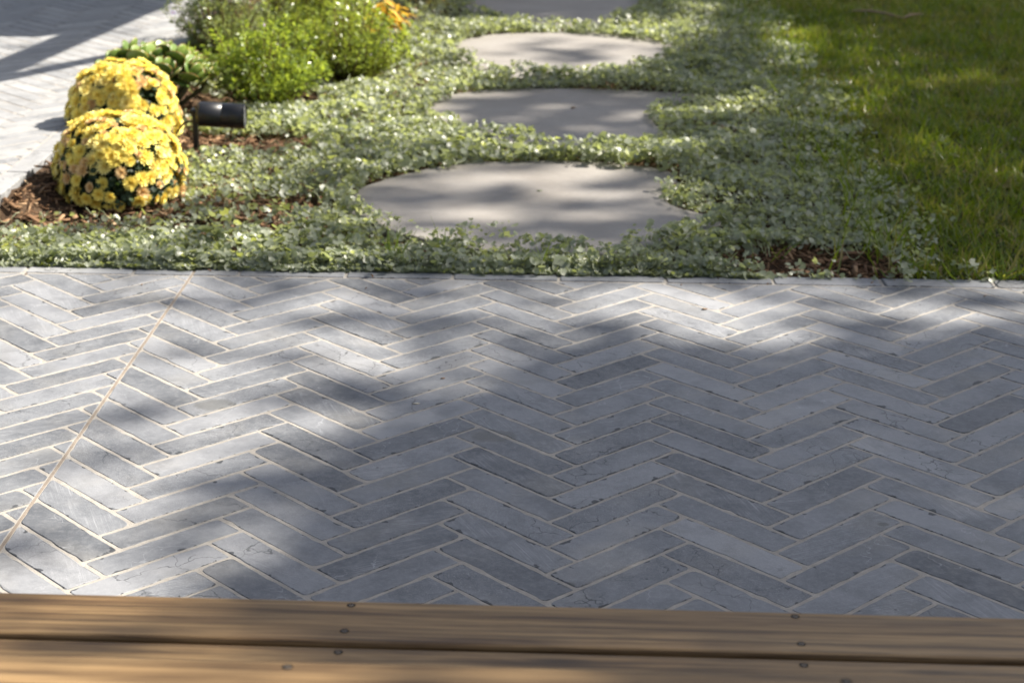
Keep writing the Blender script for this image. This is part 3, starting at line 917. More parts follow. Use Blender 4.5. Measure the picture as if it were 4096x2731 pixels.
def chrysanthemum(loc, r, h, nb, seed, label, gaps):
    rg = np.random.default_rng(seed)
    t = empty('chrysanthemum', loc)
    tag(t, label, 'flower plant', 'yellow chrysanthemum domes beside the path')
    def dome(u, az):           # u 0 (rim) .. 1 (top)
        ph = max(min(u, 1.0), 0.0) * math.pi / 2; lo = min(u, 0.0)
        bul = 1.0 + .055 * math.sin(2 * az + seed) + .055 * math.sin(3 * az + seed * 2.1) + .04 * math.sin(5 * az + 3 * u)
        rr = r * bul * max(math.cos(ph), 0.0) ** .72 * (1 + lo * 1.2)
        return Vector((rr * math.cos(az), rr * math.sin(az), .035 + (h - .035) * math.sin(ph) ** .92 + lo * .3))
    pts = []
    k = 0; tries = 0
    while k < nb and tries < 30000:
        tries += 1
        u = rg.random() ** 1.25 * .97 - .06; az = rg.uniform(0, 2 * math.pi)
        p = dome(max(u, -.06), az)
        skip = False
        for ga, gu, gra, grr in gaps:
            da = (az - ga + math.pi) % (2 * math.pi) - math.pi
            if (da / gra) ** 2 + ((u - gu) / grr) ** 2 < 1 and rg.random() < .93: skip = True
        if NZ(np.array([az * 2.6 + seed]), np.array([u * 7.0 + seed]))[0] > .86: skip = True     # uneven, clustered flowering
        if skip: continue
        if u < .35 and rg.random() < .08: continue
        dmin = (.0165 if u > .30 else .022) * rg.uniform(.85, 1.15)
        if any((p - q).length < dmin for q in pts): continue
        pts.append(p)
        e = .02
        nrm = (dome(u, az + e) - dome(u, az - e)).cross(dome(min(u + e, 1), az) - dome(u - e, az)).normalized()
        if nrm.dot(p - Vector((0, 0, 0))) < 0: nrm = -nrm
        nrm = (nrm + Vector((rg.normal(0, .16), rg.normal(0, .16) - .08, .22 + rg.normal(0, .12)))).normalized()
        v = rg.random()
        faded = .08 + .24 * (math.sin(az * 2.3 + seed * 1.7) > .45)
        kind = 't' if v < faded else ('p' if v < .38 else 'y')
        ms = BL[kind]
        o = link('bloom', ms[int(rg.integers(len(ms)))], t, p + nrm * rg.uniform(-.008, .007))
        q = nrm.to_track_quat('Z', 'Y') @ Matrix.Rotation(rg.uniform(0, 6.28), 3, 'Z').to_quaternion()
        o.rotation_mode = 'QUATERNION'; o.rotation_quaternion = q
        s = rg.uniform(.014, .0255) * (.92 if kind == 't' else 1); o.scale = (s, s, s)
        k += 1
    # leafy mass just under the blooms
    n = 5200
    uu = rg.random(n) ** 1.1; az = rg.uniform(0, 6.283, n); dep = 1 - .40 * rg.random(n) ** 1.4
    P = np.array([dome(a_, b_) for a_, b_ in zip(uu, az)]); P = P * np.c_[dep, dep, dep] - np.array([0, 0, .012])
    P[:, 2] = np.maximum(P[:, 2], .006)
    nr = P + rg.normal(0, .07, (n, 3)) + np.array([0, 0, .05])
    V, F = inst(ML_V, ML_F, P, bases(nr, rg.uniform(0, 6.28, n)), rg.uniform(.010, .020, n))
    link('foliage', np_mesh('foliage', V, F, M_MUMLEAF, False, {'tint': rep(rg.random(n), 6)}), t)['kind'] = 'stuff'
    parts = []
    for i in range(26):
        a_ = rg.uniform(0, 6.28); tip = dome(rg.random() * .9, a_) * .9
        parts.append(tube([(tip.x * .12, tip.y * .12, -.012), (tip.x * .45, tip.y * .45, tip.z * .55), tuple(tip)], [.003, .0022, .0012], 5))
    V, F = merge(parts); link('stem', py_mesh('stem', V, F, M_STEM, True), t)
    return t
chrysanthemum((-.172, .945, 0), .165, .215, 288, 3, 'front domed yellow chrysanthemum in full bloom on the mulch', [(-1.35, .20, .55, .055), (-1.9, .47, .30, .06), (-.6, .42, .16, .10), (-1.1, .05, .45, .06), (-2.5, .5, .2, .07), (-.9, .28, .25, .06)])
chrysanthemum((-.308, 1.60, 0), .158, .235, 280, 8, 'rear yellow chrysanthemum behind the front one, with more faded blooms', [(-.8, .45, .28, .12), (-.75, .72, .2, .05)])

# ------------------------------------------------------------------ shrubs
SH_V = np.array([(0, 0, 0), (.5, .45, .10), (0, 1, -.05), (-.5, .45, .10)], float)
SH_F = np.array([(0, 1, 2, 3)])
M_TWIG = plain('woody_twig', (.10, .06, .03), .8, .2)
def daisy_mesh():
    V = []; F = []; T = []
    for i in range(12):
        a = 6.283 * i / 12; d = np.array([math.cos(a), math.sin(a), .12]); s = np.array([-math.sin(a), math.cos(a), 0]); o = len(V)
        V += [d * .2, d * .65 + s * .13, d, d * .65 - s * .13]; F.append((o, o + 1, o + 2, o + 3))
    return py_mesh('petals', V, F, plain('mauve_petal', (.30, .25, .55), .5))
DAISY = daisy_mesh()
dv, df = lathe([(0, .24), (.1, .2), (.15, .08)], 9); DISC = py_mesh('flower_centre', dv, df, plain('orange_centre', (.55, .28, .03), .7))
def shrub(name, loc, r, h, stems, leaves, lsize, mat, seed, label, cat='shrub', asp=.34, flowers=0, up=.55, group=None):
    rg = np.random.default_rng(seed)
    t = empty(name, loc); tag(t, label, cat, group)
    parts = []; LP = []; LD = []
    for i in range(stems):
        az = rg.uniform(0, 6.283); u = rg.random() ** .55
        lump = 1 + .16 * math.sin(3 * az + seed) + .10 * math.sin(7 * az + seed * 2)
        gr = (rg.uniform(.60, 1.15) if rg.random() > .14 else rg.uniform(1.1, 1.38)) * lump
        tip = np.array([r * u * math.cos(az) * min(gr, 1.2), r * u * math.sin(az) * min(gr, 1.2), h * (1 - .58 * u ** 2.4) * gr])
        root = np.array([tip[0] * .13, tip[1] * .13, -.012])
        mid = root * .4 + tip * .6 + np.array([tip[0] * .12, tip[1] * .12, h * .02]) + rg.normal(0, .008, 3)
        parts.append(tube([root, mid, tip], [.0022, .0016, .0007], 4))
        for j in range(leaves):
            s = 1 - rg.random() ** 1.7 * .88
            p = (1 - s) ** 2 * root + 2 * s * (1 - s) * (2 * mid - .5 * root - .5 * tip) + s * s * tip
            d = (tip - root) / np.linalg.norm(tip - root)
            side = rg.normal(0, 1, 3); side -= d * side.dot(d); side /= np.linalg.norm(side)
            LP.append(p + side * rg.uniform(.002, .012)); LD.append(d * up + side)
    V, F = merge(parts); link('stem', py_mesh('stem', V, F, M_TWIG, True), t)
    LP = np.array(LP); LD = np.array(LD); LD /= np.linalg.norm(LD, axis=1, keepdims=True); n = len(LP)
    LP[:, 2] = np.maximum(LP[:, 2], .01)
    nrm = np.cross(LD, rg.normal(0, 1, (n, 3))) + np.array([0, 0, .7])
    nrm -= LD * np.sum(nrm * LD, axis=1, keepdims=True); nrm /= np.linalg.norm(nrm, axis=1, keepdims=True)
    Rm = np.stack([np.cross(LD, nrm), LD, nrm], axis=2)
    sz = lsize * rg.uniform(.65, 1.25, n)
    V, F = inst(SH_V, SH_F, LP, Rm, np.c_[sz * asp, sz, sz])
    link('foliage', np_mesh('foliage', V, F, mat, False, {'tint': rep(np.clip(rg.normal(.45, .25, n), 0, 1), 4)}), t)['kind'] = 'stuff'
    for i in range(flowers):
        az = rg.uniform(0, 6.283); u = rg.random() ** .7
        p = np.array([r * u * math.cos(az), r * u * math.sin(az), h * (1 - .55 * u ** 2) * rg.uniform(.95, 1.12)])
        f = link('flower', DAISY, t, p); f.rotation_euler = (rg.normal(0, .6), rg.normal(0, .6), rg.uniform(0, 6)); f.scale = (.012,) * 3
        link('flower_centre', DISC, f)
    return t
M_SHRUB1 = leaf_mat('bright_shrub_leaf', (.09, .15, .022), (.30, .38, .065), .48, (.52, .62, .045), .30, .7)
M_SHRUB2 = leaf_mat('lime_shrub_leaf', (.12, .17, .028), (.31, .38, .07), .48, (.52, .60, .05), .27, .8)
M_SHRUB3 = leaf_mat('grey_shrub_leaf', (.10, .14, .05), (.28, .33, .15), .42, (.42, .48, .07), .28, .8)
shrub('shrub', (.005, 2.20, 0), .215, .225, 230, 36, .020, M_SHRUB1, 5, 'bright green rounded shrub behind the black garden light', group='low shrubs along the path')
shrub('shrub', (.23, 2.70, 0), .24, .225, 250, 36, .020, M_SHRUB2, 6, 'lime green spreading shrub right of the bright rounded shrub', flowers=7, group='low shrubs along the path')
shrub('shrub', (-.27, 3.05, 0), .22, .30, 180, 44, .016, M_SHRUB3, 7, 'grey green airy shrub with mauve daisies by the path edge', flowers=12, up=.9, group='low shrubs along the path')
shrub('shrub', (-.02, 3.40, 0), .26, .30, 230, 42, .018, M_SHRUB2, 9, 'pale green daisy shrub at the top edge behind the others', flowers=16, group='low shrubs along the path')

# ------------------------------------------------------------------ paddle-leaved succulent
def succ_material():
    m = Mat('paddle_leaf')
    rim = m.attr('tint'); rr = m.n('ObjectInfo').outputs['Random']
    col = m.mix(rr, (.10, .165, .035), (.20, .28, .06))
    col = m.mix(m.step(rim, .80, 1.0), col, (.30, .08, .025))
    b = m.bsdf(col, .36, .5)
    tr = m.n('BsdfTranslucent', {'Color': m.mix(.5, col, (.22, .30, .02))})
    return m.done(m.n('MixShader', {0: .16, 1: b.outputs[0], 2: tr.outputs[0]}))
M_PADDLE = succ_material()
def paddle_mesh():
    n = 12; V = []; T = []
    prof = []
    for i in range(n):
        a = 2 * math.pi * i / n - math.pi / 2
        x = math.cos(a) * .56 * (1.0 if math.sin(a) > 0 else .55 + .45 * (1 + math.sin(a)))
        y = .55 + math.sin(a) * .5
        prof.append((x, y))
    c = (0, .58)
    for z, s, r in ((-.05, .80, .4), (0, 1.0, 1.0), (.06, .80, .4)):
        for x, y in prof:
            X = c[0] + (x - c[0]) * s; Y = c[1] + (y - c[1]) * s
            V.append((X, Y, z + .16 * (X * X) + .10 * (Y - .5) ** 2)); T.append(r if y > .3 else .2)
    V.append((0, .58, -.06)); T.append(0); V.append((0, .58, .05)); T.append(0)
    F = []
    for j in range(2):
        for i in range(n):
            i2 = (i + 1) % n; F.append((j * n + i, j * n + i2, (j + 1) * n + i2, (j + 1) * n + i))
    F += [((i + 1) % n, i, 3 * n) for i in range(n)] + [(2 * n + i, 2 * n + (i + 1) % n, 3 * n + 1) for i in range(n)]
    m = py_mesh('leaf', V, F, M_PADDLE, True)
    a = m.attributes.new('tint', 'FLOAT', 'POINT'); a.data.foreach_set('value', np.array(T, np.float32))
    return m
PADDLE = paddle_mesh()
sc = empty('succulent', (-.335, 2.16, 0)); tag(sc, 'dark green succulent with red-rimmed paddle leaves behind the chrysanthemums', 'succulent')
rg = np.random.default_rng(77)
sparts = []
heads = []
for i in range(22):
    az = i * 2.39996 + rg.uniform(-.2, .2); u = math.sqrt((i + .5) / 22)
    heads.append((.185 * u * math.cos(az), .16 * u * math.sin(az), .19 * (1 - .38 * u * u) * rg.uniform(.85, 1.08)))
for hx, hy, hz in heads:
    sparts.append(tube([(hx * .3, hy * .3, -.01), (hx * .8, hy * .8, hz * .5), (hx, hy, hz)], [.009, .007, .005], 6))
    for k in range(6):
        a_ = rg.uniform(0, .5) + k * 3.1416 + (k // 2) * 1.25
        lv = k // 2 + .4
        zz = hz - .055 + lv * .017
        el = .55 + .27 * lv + rg.normal(0, .12)
        o = link('leaf', PADDLE, sc, (hx + .004 * math.cos(a_), hy + .004 * math.sin(a_), zz))
        o.rotation_mode = 'QUATERNION'
        d = Vector((math.cos(a_) * math.cos(el), math.sin(a_) * math.cos(el), math.sin(el)))
        o.rotation_quaternion = d.to_track_quat('Y', 'Z')
        s = rg.uniform(.062, .080) * (1 - .12 * lv); o.scale = (s, s, s)
V, F = merge(sparts); link('stem', py_mesh('stem', V, F, plain('succulent_stem', (.08, .08, .04), .7), True), sc)

# ------------------------------------------------------------------ yellow-leaved plant
M_GOLD = leaf_mat('golden_leaf', (.55, .30, .02), (.70, .45, .05), .35, (.7, .5, .05), .4, .4)
def lance_mesh():
    ys = [0, .2, .5, .8, 1.0]; ws = [.02, .12, .17, .11, .01]
    V = []; F = []
    for y, w in zip(ys, ws):
        z = -.35 * y * y
        V += [(-w, y, z + .04), (0, y, z), (w, y, z + .04)]
    for j in range(4):
        F += [(j * 3, j * 3 + 1, j * 3 + 4, j * 3 + 3), (j * 3 + 1, j * 3 + 2, j * 3 + 5, j * 3 + 4)]
    m = py_mesh('leaf', V, F, M_GOLD, True)
    a_ = m.attributes.new('tint', 'FLOAT', 'POINT'); a_.data.foreach_set('value', np.linspace(.2, .9, len(V)).astype(np.float32))
    return m
LANCE = lance_mesh()
def golden(loc, r, h, n, seed, label):
    t = empty('golden_plant', loc); tag(t, label, 'plant', 'golden leaved plants at the back of the bed')
    rg = np.random.default_rng(seed); parts = []
    for i in range(n // 6):
        a_ = rg.uniform(0, 6.28); u = rg.random() ** .5
        tip = np.array([r * u * math.cos(a_), r * u * math.sin(a_), h * rg.uniform(.55, 1.0)])
        parts.append(tube([(tip[0] * .2, tip[1] * .2, -.01), tuple(tip * np.array([.8, .8, .6])), tuple(tip)], [.003, .0025, .0015], 5))
        for k in range(6):
            b_ = rg.uniform(0, 6.28)
            o = link('leaf', LANCE, t, tip * np.array([1, 1, 1 - .10 * k]))
            d = Vector((math.cos(b_), math.sin(b_), rg.uniform(-.5, .25))).normalized()
            o.rotation_mode = 'QUATERNION'; o.rotation_quaternion = d.to_track_quat('Y', 'Z')
            s = rg.uniform(.05, .075); o.scale = (s, s, s)
    V, F = merge(parts); link('stem', py_mesh('stem', V, F, M_TWIG, True), t)
golden((.25, 3.60, 0), .14, .16, 84, 2, 'golden yellow drooping leaved plant at the top edge of the bed')
golden((.36, 4.45, 0), .10, .15, 42, 4, 'smaller golden leaved plant further back beside the shaded stepping stone')
shrub('shrub', (.30, 4.75, 0), .26, .34, 150, 40, .02, leaf_mat('dark_shrub_leaf', (.015, .03, .008), (.04, .07, .02), .2, (.1, .16, .02), .4, .4), 12, 'dark green shrub in shadow behind the golden plants', group='low shrubs along the path')

# ------------------------------------------------------------------ garden spotlight
M_BLACK = plain('black_powder_coat', (.010, .011, .014), .38, .5)
M_LENS = plain('lens_glass', (.30, .31, .32), .08, .6)
sp = empty('garden_spotlight', (-.088, 1.548, 0)); tag(sp, 'black cylindrical garden spotlight on a stake beside the chrysanthemums', 'garden light')
ax = Vector((.99, .045, -.045)).normalized()
q = ax.to_track_quat('Z', 'Y')
def spart(name, prof, mat, off, n=32, parent=sp):
    v, f = lathe(prof, n); m = py_mesh(name, v, f, mat, True)
    m.polygons[-1].use_smooth = False; m.polygons[-2].use_smooth = False
    o = link(name, m, parent, Vector((.012, 0, .100)) + ax * off); o.rotation_mode = 'QUATERNION'; o.rotation_quaternion = q
    return o
body = spart('body', [(0, .030), (.003, .0355), (.006, .0368), (.070, .0368), (.0705, .0358), (.072, .0358), (.0725, .0368), (.131, .0368), (.1325, .0362)], M_BLACK, 0)
spart('rim', [(0, .0373), (.006, .0373), (.0072, .0362), (.0072, .0325), (.002, .031)], plain('rim_metal', (.05, .05, .052), .25, .6, .6), .1325)
spart('lens', [(.0, .0315), (.0012, .031), (.0016, .02)], M_LENS, .1345)
spart('rear_cap', [(-.006, .018), (-.004, .027), (.0, .0305)], M_BLACK, 0)
link('bracket', py_mesh('bracket', *box(-.006, .0095, -.010, .010, -.01, .112, .002), M_BLACK), sp)
kb = py_mesh('knob', *lathe([(-.011, .006), (-.010, .0085), (.010, .0085), (.0115, .006)], 16), M_BLACK, True)
o = link('knob', kb, sp, (-.004, 0, .108), (math.pi / 2, 0, 0))
link('spike', py_mesh('spike', *lathe([(-.09, .002), (-.02, .012), (-.008, .014), (-.006, .014)], 12), M_BLACK, True), sp, (.002, 0, 0))
pts = [(-.006, .01, .075), (-.035, .02, .07), (-.055, .02, .045), (-.075, .01, .012), (-.12, 0, .006), (-.2, .03, .004)]
link('cable', py_mesh('cable', *tube(pts, [.0032] * 6, 8), M_BLACK, True), sp)

# ------------------------------------------------------------------ small litter
M_BROWN = plain('brown_scrap', (.16, .085, .04), .7, .3, nscale=60)
M_GREENBIT = plain('green_scrap', (.12, .17, .06), .6, .3)
M_CREAM = plain('cream_stone', (.52, .47, .38), .6, .3, nscale=80)
def scrap(name, mat, loc, s, rz, label, cat, flat=.25):
    V = [(-1, -.2, 0), (-.4, -.55, .25), (.5, -.4, .1), (1, .05, .3), (.4, .5, .05), (-.5, .45, .3), (0, 0, .5), (0, 0, -.06)]
    F = [(0, 1, 6), (1, 2, 6), (2, 3, 6), (3, 4, 6), (4, 5, 6), (5, 0, 6)] + [(1, 0, 7), (2, 1, 7), (3, 2, 7), (4, 3, 7), (5, 4, 7), (0, 5, 7)]
    o = link(name, py_mesh(name, [(x * s, y * s, z * s * flat + .0012) for x, y, z in V], F, mat, True), None, loc, (0, 0, rz))
    tag(o, label, cat); return o
scrap('leaf_scrap', M_BROWN, (1.035, 2.19, STONE_Z), .010, .4, 'tiny brown leaf scrap on the second stepping stone', 'leaf', .9)
scrap('leaf_scrap', M_GREENBIT, (.945, 1.06, STONE_Z), .009, .1, 'small green leaf sliver on the nearest stepping stone', 'leaf', .2)
scrap('leaf_scrap', M_BROWN, (1.322, .055, 0), .008, .2, 'curled brown leaf scrap on the sunlit pavers', 'leaf', .5)
scrap('leaf_scrap', M_BROWN, (.785, -.42, 0), .006, .6, 'brown leaf crumb caught in a paver joint', 'leaf', .4)
scrap('leaf_scrap', M_CREAM, (.745, -.56, 0), .008, .1, 'pale sliver lying on a dark paver', 'leaf', .2)
scrap('stone_chip', M_CREAM, (1.635, .345, -.004), .013, 1.2, 'white stone chip standing at the edge of the mulch', 'stone', 1.6)
scrap('stone_chip', M_CREAM, (1.575, .350, -.004), .009, .5, 'small cream stone chip left of the white one', 'stone', 1.0)
tp = [(2.26, 4.36, .028), (2.33, 4.33, .034), (2.40, 4.26, .033), (2.455, 4.17, .026), (2.50, 4.23, .034), (2.56, 4.29, .03)]
o = link('dry_twig', py_mesh('dry_twig', *tube(tp, [.004, .006, .006, .007, .006, .003], 6), plain('dry_wood', (.26, .19, .12), .85, .2, nscale=50), True))
tag(o, 'dry bent brown twig lying on the lawn', 'twig')

MASK = [  # wanted sun share by ground area, shapes the unseen tree crown
    (0.045, [(1.42,0.36),(9,0.2),(9,9),(0.3,9),(0.3,5.2),(1.45,4.6)]),
    (0.05, [(0.45,4.02),(1.7,4.02),(1.7,6),(0.35,6)]),
    (0.45, [(0.05,1.61),(0.68,1.66),(0.73,0.88),(0.57,0.78),(0.18,0.84)]),
    (0.65, [(-0.33,0.8),(0.56,0.87),(0.62,0.31),(-0.18,0.25)]),
    (0.3, [(0.57,0.78),(1.07,0.69),(1.07,0.34),(0.62,0.31)]),
    (0.12, [(1.07,0.69),(1.46,0.76),(1.52,0.3),(1.07,0.27)]),
    (0.95, [(0.49,3.96),(1.49,4.07),(1.43,2.94),(1.29,2.71),(0.62,2.65)]),
    (0.15, [(0.98,3.11),(1.04,3.35),(1.18,3.5),(1.21,3.37),(1.07,3.04),(1.06,2.91),(0.98,2.94)]),
    (0.2, [(1.29,3.06),(1.44,3.17),(1.43,2.68),(1.24,2.67)]),
    (0.12, [(0.66,2.61),(1.41,2.72),(1.37,1.72),(0.95,1.59),(0.59,2.1)]),
    (0.85, [(0.55,2.25),(0.62,2.52),(0.71,2.48),(0.7,2.11),(0.6,2.1)]),
    (0.7, [(1.15,1.89),(1.21,2.01),(1.35,2.07),(1.25,1.78),(1.12,1.73)]),
    (0.35, [(0.78,2.54),(0.93,2.6),(0.92,2.4),(0.81,2.31)]),
    (0.5, [(0.41,1.43),(1.35,1.53),(1.35,0.84),(1.18,0.59),(0.69,0.66),(0.48,0.84)]),
    (0.97, [(0.83,1.36),(1.01,1.48),(1.2,1.44),(1.17,1.25),(1.02,1.09),(0.87,1.08)]),
    (0.9, [(1.05,1.04),(1.25,1.11),(1.23,0.92),(1.06,0.86)]),
    (0.22, [(0.5,0.83),(0.48,1.1),(0.56,1.32),(0.64,1.32),(0.62,1.06),(0.67,0.86)]),
    (0.22, [(0.74,0.88),(0.78,0.99),(0.93,1.01),(0.92,0.85),(0.79,0.79)]),
    (0.18, [(0.89,0.63),(0.91,0.77),(1.05,0.8),(1.04,0.57),(0.9,0.56)]),
    (0.12, [(1.14,0.74),(1.18,0.88),(1.35,0.93),(1.33,0.63),(1.15,0.61)]),
    (0.75, [(0.63,1.03),(0.65,1.24),(0.78,1.27),(0.77,1.04)]),
    (0.7, [(1.5,4.89),(1.7,4.91),(1.62,3.54),(1.45,3.47)]),
    (0.75, [(1.35,2.03),(1.45,2.37),(1.8,2.48),(1.78,2.15),(1.57,1.99)]),
    (0.4, [(1.69,0.9),(1.72,1.05),(1.83,1.08),(1.8,0.91)]),
    (0.26, [(1.57,1.74),(1.8,4.07),(2.54,4.14),(2.43,3.27),(1.98,1.96)]),
    (0.2, [(1.95,1.77),(2.5,2.28),(2.3,1.29),(1.96,0.8)]),
    (0.9, [(1.77,3.41),(1.85,3.95),(2.11,4.03),(2.09,3.64),(1.95,3.4)]),
    (0.3, [(2.13,2.65),(2.23,2.97),(2.68,3.06),(2.59,2.75)]),
    (0.36, [(0.49,-1.36),(0.5,-1.15),(0.53,-0.93),(0.62,-0.75),(0.65,-0.58),(0.71,-0.45),(0.75,-0.33),(0.81,-0.26),(0.89,-0.16),(1.01,-0.17),(1.11,-0.05),(1.19,0.08),(1.2,-0.14),(1.31,-0.18),(1.44,-0.13),(1.58,-0.01),(1.77,0.01),(1.99,-0.02),(2.42,0.04),(9,0.3),(9,-9),(0.45,-9),(0.36,-3),(0.33,-2.3),(0.3,-2.0),(0.36,-1.7)]),
    (0.035, [(0.6,-1.35),(0.62,-1.15),(0.66,-0.97),(0.73,-0.84),(0.78,-0.72),(0.83,-0.59),(0.87,-0.49),(0.97,-0.43),(1.06,-0.35),(1.13,-0.27),(1.2,-0.29),(1.3,-0.31),(1.42,-0.28),(1.56,-0.19),(1.74,-0.15),(1.96,-0.16),(2.38,-0.11),(9,0.3),(9,-9),(0.6,-9),(0.55,-3),(0.5,-2.3),(0.45,-2.0),(0.5,-1.7)]),
    (0.35, [(0.66,-0.57),(0.78,-0.55),(0.77,-0.68),(0.68,-0.71)]),
    (0.25, [(0.92,-0.41),(1.01,-0.36),(1.03,-0.48),(0.94,-0.53)]),
    (0.48, [(0.6,0.24),(1.02,0.27),(1.19,0.08),(1.11,-0.05),(1.0,-0.17),(0.87,-0.12),(0.76,-0.21),(0.65,-0.25)]),
    (1.0, [(0.97,0.1),(1.07,0.16),(1.21,0.11),(1.4,0.1),(1.47,-0.01),(1.38,-0.12),(1.26,-0.14),(1.16,-0.06),(1.02,0.01)]),
    (0.5, [(1.47,0.25),(2.06,0.26),(2.0,-0.0),(1.77,0.01),(1.58,0.02),(1.47,-0.01)]),
    (0.48, [(-0.05,0.03),(0.15,0.21),(0.25,0.18),(0.32,0.05),(0.19,-0.06),(0.04,-0.1)]),
    (0.55, [(0.32,0.05),(0.37,0.22),(0.48,0.26),(0.53,0.07),(0.4,-0.08)]),
    (0.06, [(0.57,-0.58),(0.57,-0.47),(0.65,-0.44),(0.67,-0.54),(0.63,-0.62)]),
    (0.42, [(-0.0,-0.76),(0.15,-0.45),(0.18,-0.53),(0.13,-0.83),(0.05,-0.93)]),
    (0.72, [(-.3,.19),(2.3,.21),(2.3,.35),(1.3,.33),(-.3,.30)]),
    (0.5, [(.25,-3.2),(.70,-3.2),(.68,-2.36),(.28,-2.3)]),
    (0.3, [(.3,-2.3),(.60,-2.3),(.58,-1.98),(.3,-1.98)]),
    (0.75, [(.0,-2.3),(.36,-2.3),(.34,-1.98),(.0,-1.98)]),
    (1.0, [(-.3,-3.2),(.40,-3.2),(.38,-2.36),(-.3,-2.36)]),
]
# ------------------------------------------------------------------ tree whose crown throws the dappled shade
# sun share wanted on the ground, crown leaves are placed to match, later entries override earlier ones
def sun_share(x, y):
    s = np.ones(x.shape)
    for lv, poly in MASK:
        s[in_poly(x, y, poly)] = lv
    return s
COT = 1 / math.tan(SUN_EL)
rg = np.random.default_rng(123)
LEAF_R = .055
LEAF_A = 2.0 * LEAF_R * LEAF_R * .9 / math.sin(SUN_EL) * .8
x0, x1, y0, y1 = -1.2, 5.0, -4.2, 7.2
lam_max = 4.6
N = int((x1 - x0) * (y1 - y0) * lam_max / LEAF_A)
gx = rg.uniform(x0, x1, N); gy = rg.uniform(y0, y1, N)
j = np.where(gy < .3, .085, .04)
sh = sun_share(gx + rg.normal(0, 1, N) * j, gy + rg.normal(0, 1, N) * j)
lam = -np.log(np.clip(sh - .03, .012, 1))
keep = rg.random(N) < np.clip(lam, 0, lam_max) / lam_max
gx, gy = gx[keep], gy[keep]
# thin out away from the view, so that the crown has an open fringe
far = np.clip((gx - 3.2) / 1.8, 0, 1) + np.clip((gy - 5.4) / 1.8, 0, 1) + np.clip((-2.9 - gy) / 1.3, 0, 1)
keep = rg.random(len(gx)) > far * .85
gx, gy = gx[keep], gy[keep]
n = len(gx)
hz = 7.6 + 2.6 * rg.random(n) ** .8 + .8 * np.sin(gx * 1.9) * np.cos(gy * 1.3)
P = np.c_[gx - SHADOW[0] * COT * hz, gy - SHADOW[1] * COT * hz, hz]
sd = np.array(SUN_DIR)
nr = sd[None] + rg.normal(0, .35, (n, 3))
TL_V = np.array([(0, -1, 0), (.55, -.25, .08), (.42, .5, .03), (0, 1, -.05), (-.42, .5, .03), (-.55, -.25, .08)], float)
TL_F = np.array([(0, 1, 2, 3), (0, 3, 4, 5)])
V, F = inst(TL_V, TL_F, P, bases(nr, rg.uniform(0, 6.28, n)), LEAF_R * rg.uniform(.75, 1.25, n) * 1.25)
print('tree leaves', n)
cc = P.mean(0)
tree = empty('shade_tree', (cc[0] + .8, cc[1] + .8, -.02))
tag(tree, 'tall broadleaf tree outside the right of the picture with its crown shaped to shade the patio and lawn', 'tree')
M_TREELEAF = leaf_mat('tree_leaf', (.025, .05, .012), (.06, .10, .025), .12, (.1, .16, .02), .45, .4)
cr = link('crown', np_mesh('crown', V - np.array(tree.location), F, M_TREELEAF, False, {'tint': rep(rg.random(n), 6)}), tree); cr['kind'] = 'stuff'
M_BARK = plain('bark', (.16, .12, .085), .9, .2, nscale=9, namt=.4)
link('trunk', py_mesh('trunk', *tube([(0, 0, -.1), (.05, -.03, 1.2), (-.05, .05, 3.0), (.0, 0, 5.0), (-.15, -.1, 6.6)], [.24, .17, .15, .125, .09], 12), M_BARK, True), tree)
idx = rg.choice(n, 16, replace=False)
for k in idx:
    e = P[k] - np.array(tree.location); e[2] -= .1
    s = np.array([-.05, -.02, rg.uniform(4.2, 6.2)])
    mid = s * .5 + e * .5 + np.array([0, 0, .35])
    link('limb', py_mesh('limb', *tube([s, mid, e], [.06, .035, .012], 7), M_BARK, True), tree)

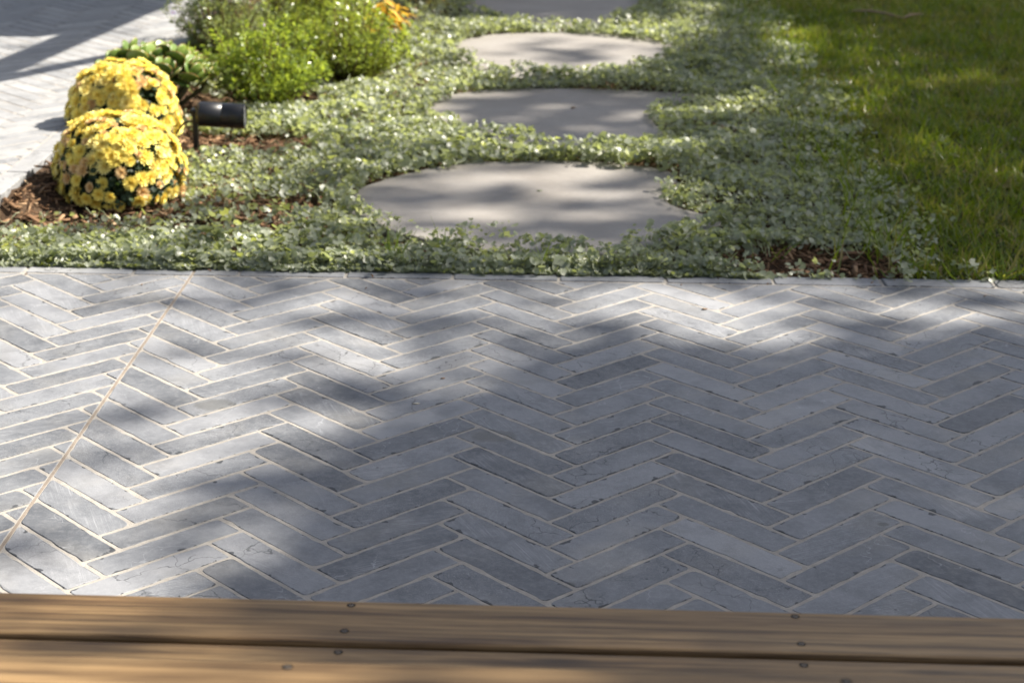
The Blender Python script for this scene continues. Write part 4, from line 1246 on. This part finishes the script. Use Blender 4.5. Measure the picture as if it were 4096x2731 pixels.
# ------------------------------------------------------------------ unseen frame added to cast the shadow bands on the far path
def up(x, y, h):           # point at height h whose shadow falls at x, y on the path
    k = (h - PZ) * COT
    return (x - SHADOW[0] * k, y - SHADOW[1] * k, h)
pg = empty('added_shade_frame', up(-.6, 4.6, 1.6)[:2] + (-.02,))
tag(pg, 'unseen timber frame added outside the picture to shade the far end of the path', 'added_shade_frame')
pl = np.array(pg.location)
def beam(name, a, b, w, t, mat):
    a = np.array(a); b = np.array(b); d = b - a; d /= np.linalg.norm(d)
    s = np.cross(d, (0, 0, 1)); s /= np.linalg.norm(s); u = np.cross(s, d)
    V = []
    for p in (a, b):
        for e, f in ((-1, -1), (1, -1), (1, 1), (-1, 1)): V.append(p + s * e * w / 2 + u * f * t / 2 - pl)
    return link(name, py_mesh(name, V, [(3, 2, 1, 0), (4, 5, 6, 7), (0, 1, 5, 4), (1, 2, 6, 5), (2, 3, 7, 6), (3, 0, 4, 7)], mat), pg)
H1, H2 = 1.9, 1.7
beam('shade_rafter', up(-.99, 1.98, H1), up(-.66, 4.9, H1), .12, .05, M_WOOD)
beam('shade_rafter', up(-1.02, 2.00, H2), up(.36, 4.52, H2), .055, .05, M_WOOD)
shade_outline = [(-2.6, 3.13), (-1.0, 3.10), (-.84, 3.28), (-.73, 3.85), (-.6, 5.6), (-2.6, 5.6)]  # panel outline drawn from the shadow it has to cast
V = [np.array(up(x, y, H1 + .05)) - pl for x, y in shade_outline] + [np.array(up(x, y, H1 + .07)) - pl for x, y in shade_outline]
k = len(shade_outline)
link('shade_panel', py_mesh('shade_panel', V, [tuple(range(k - 1, -1, -1)), tuple(range(k, 2 * k))] + [(i, (i + 1) % k, k + (i + 1) % k, k + i) for i in range(k)], M_WOOD), pg)
for x, y in ((-2.4, 5.5), (-.66, 5.5)):
    a = up(x, y, H1 + .04); link('frame_post', py_mesh('frame_post', *box(a[0] - .045 - pl[0], a[0] + .045 - pl[0], a[1] - .045 - pl[1], a[1] + .045 - pl[1], -.05, H1 + .03, .004), M_WOODY), pg)
a = up(.36, 4.52, H2)
link('frame_post', py_mesh('frame_post', *box(a[0] - .03 - pl[0], a[0] + .03 - pl[0], a[1] + .0 - pl[1], a[1] + .06 - pl[1], -.05, H2 - .02, .004), M_WOODY), pg)
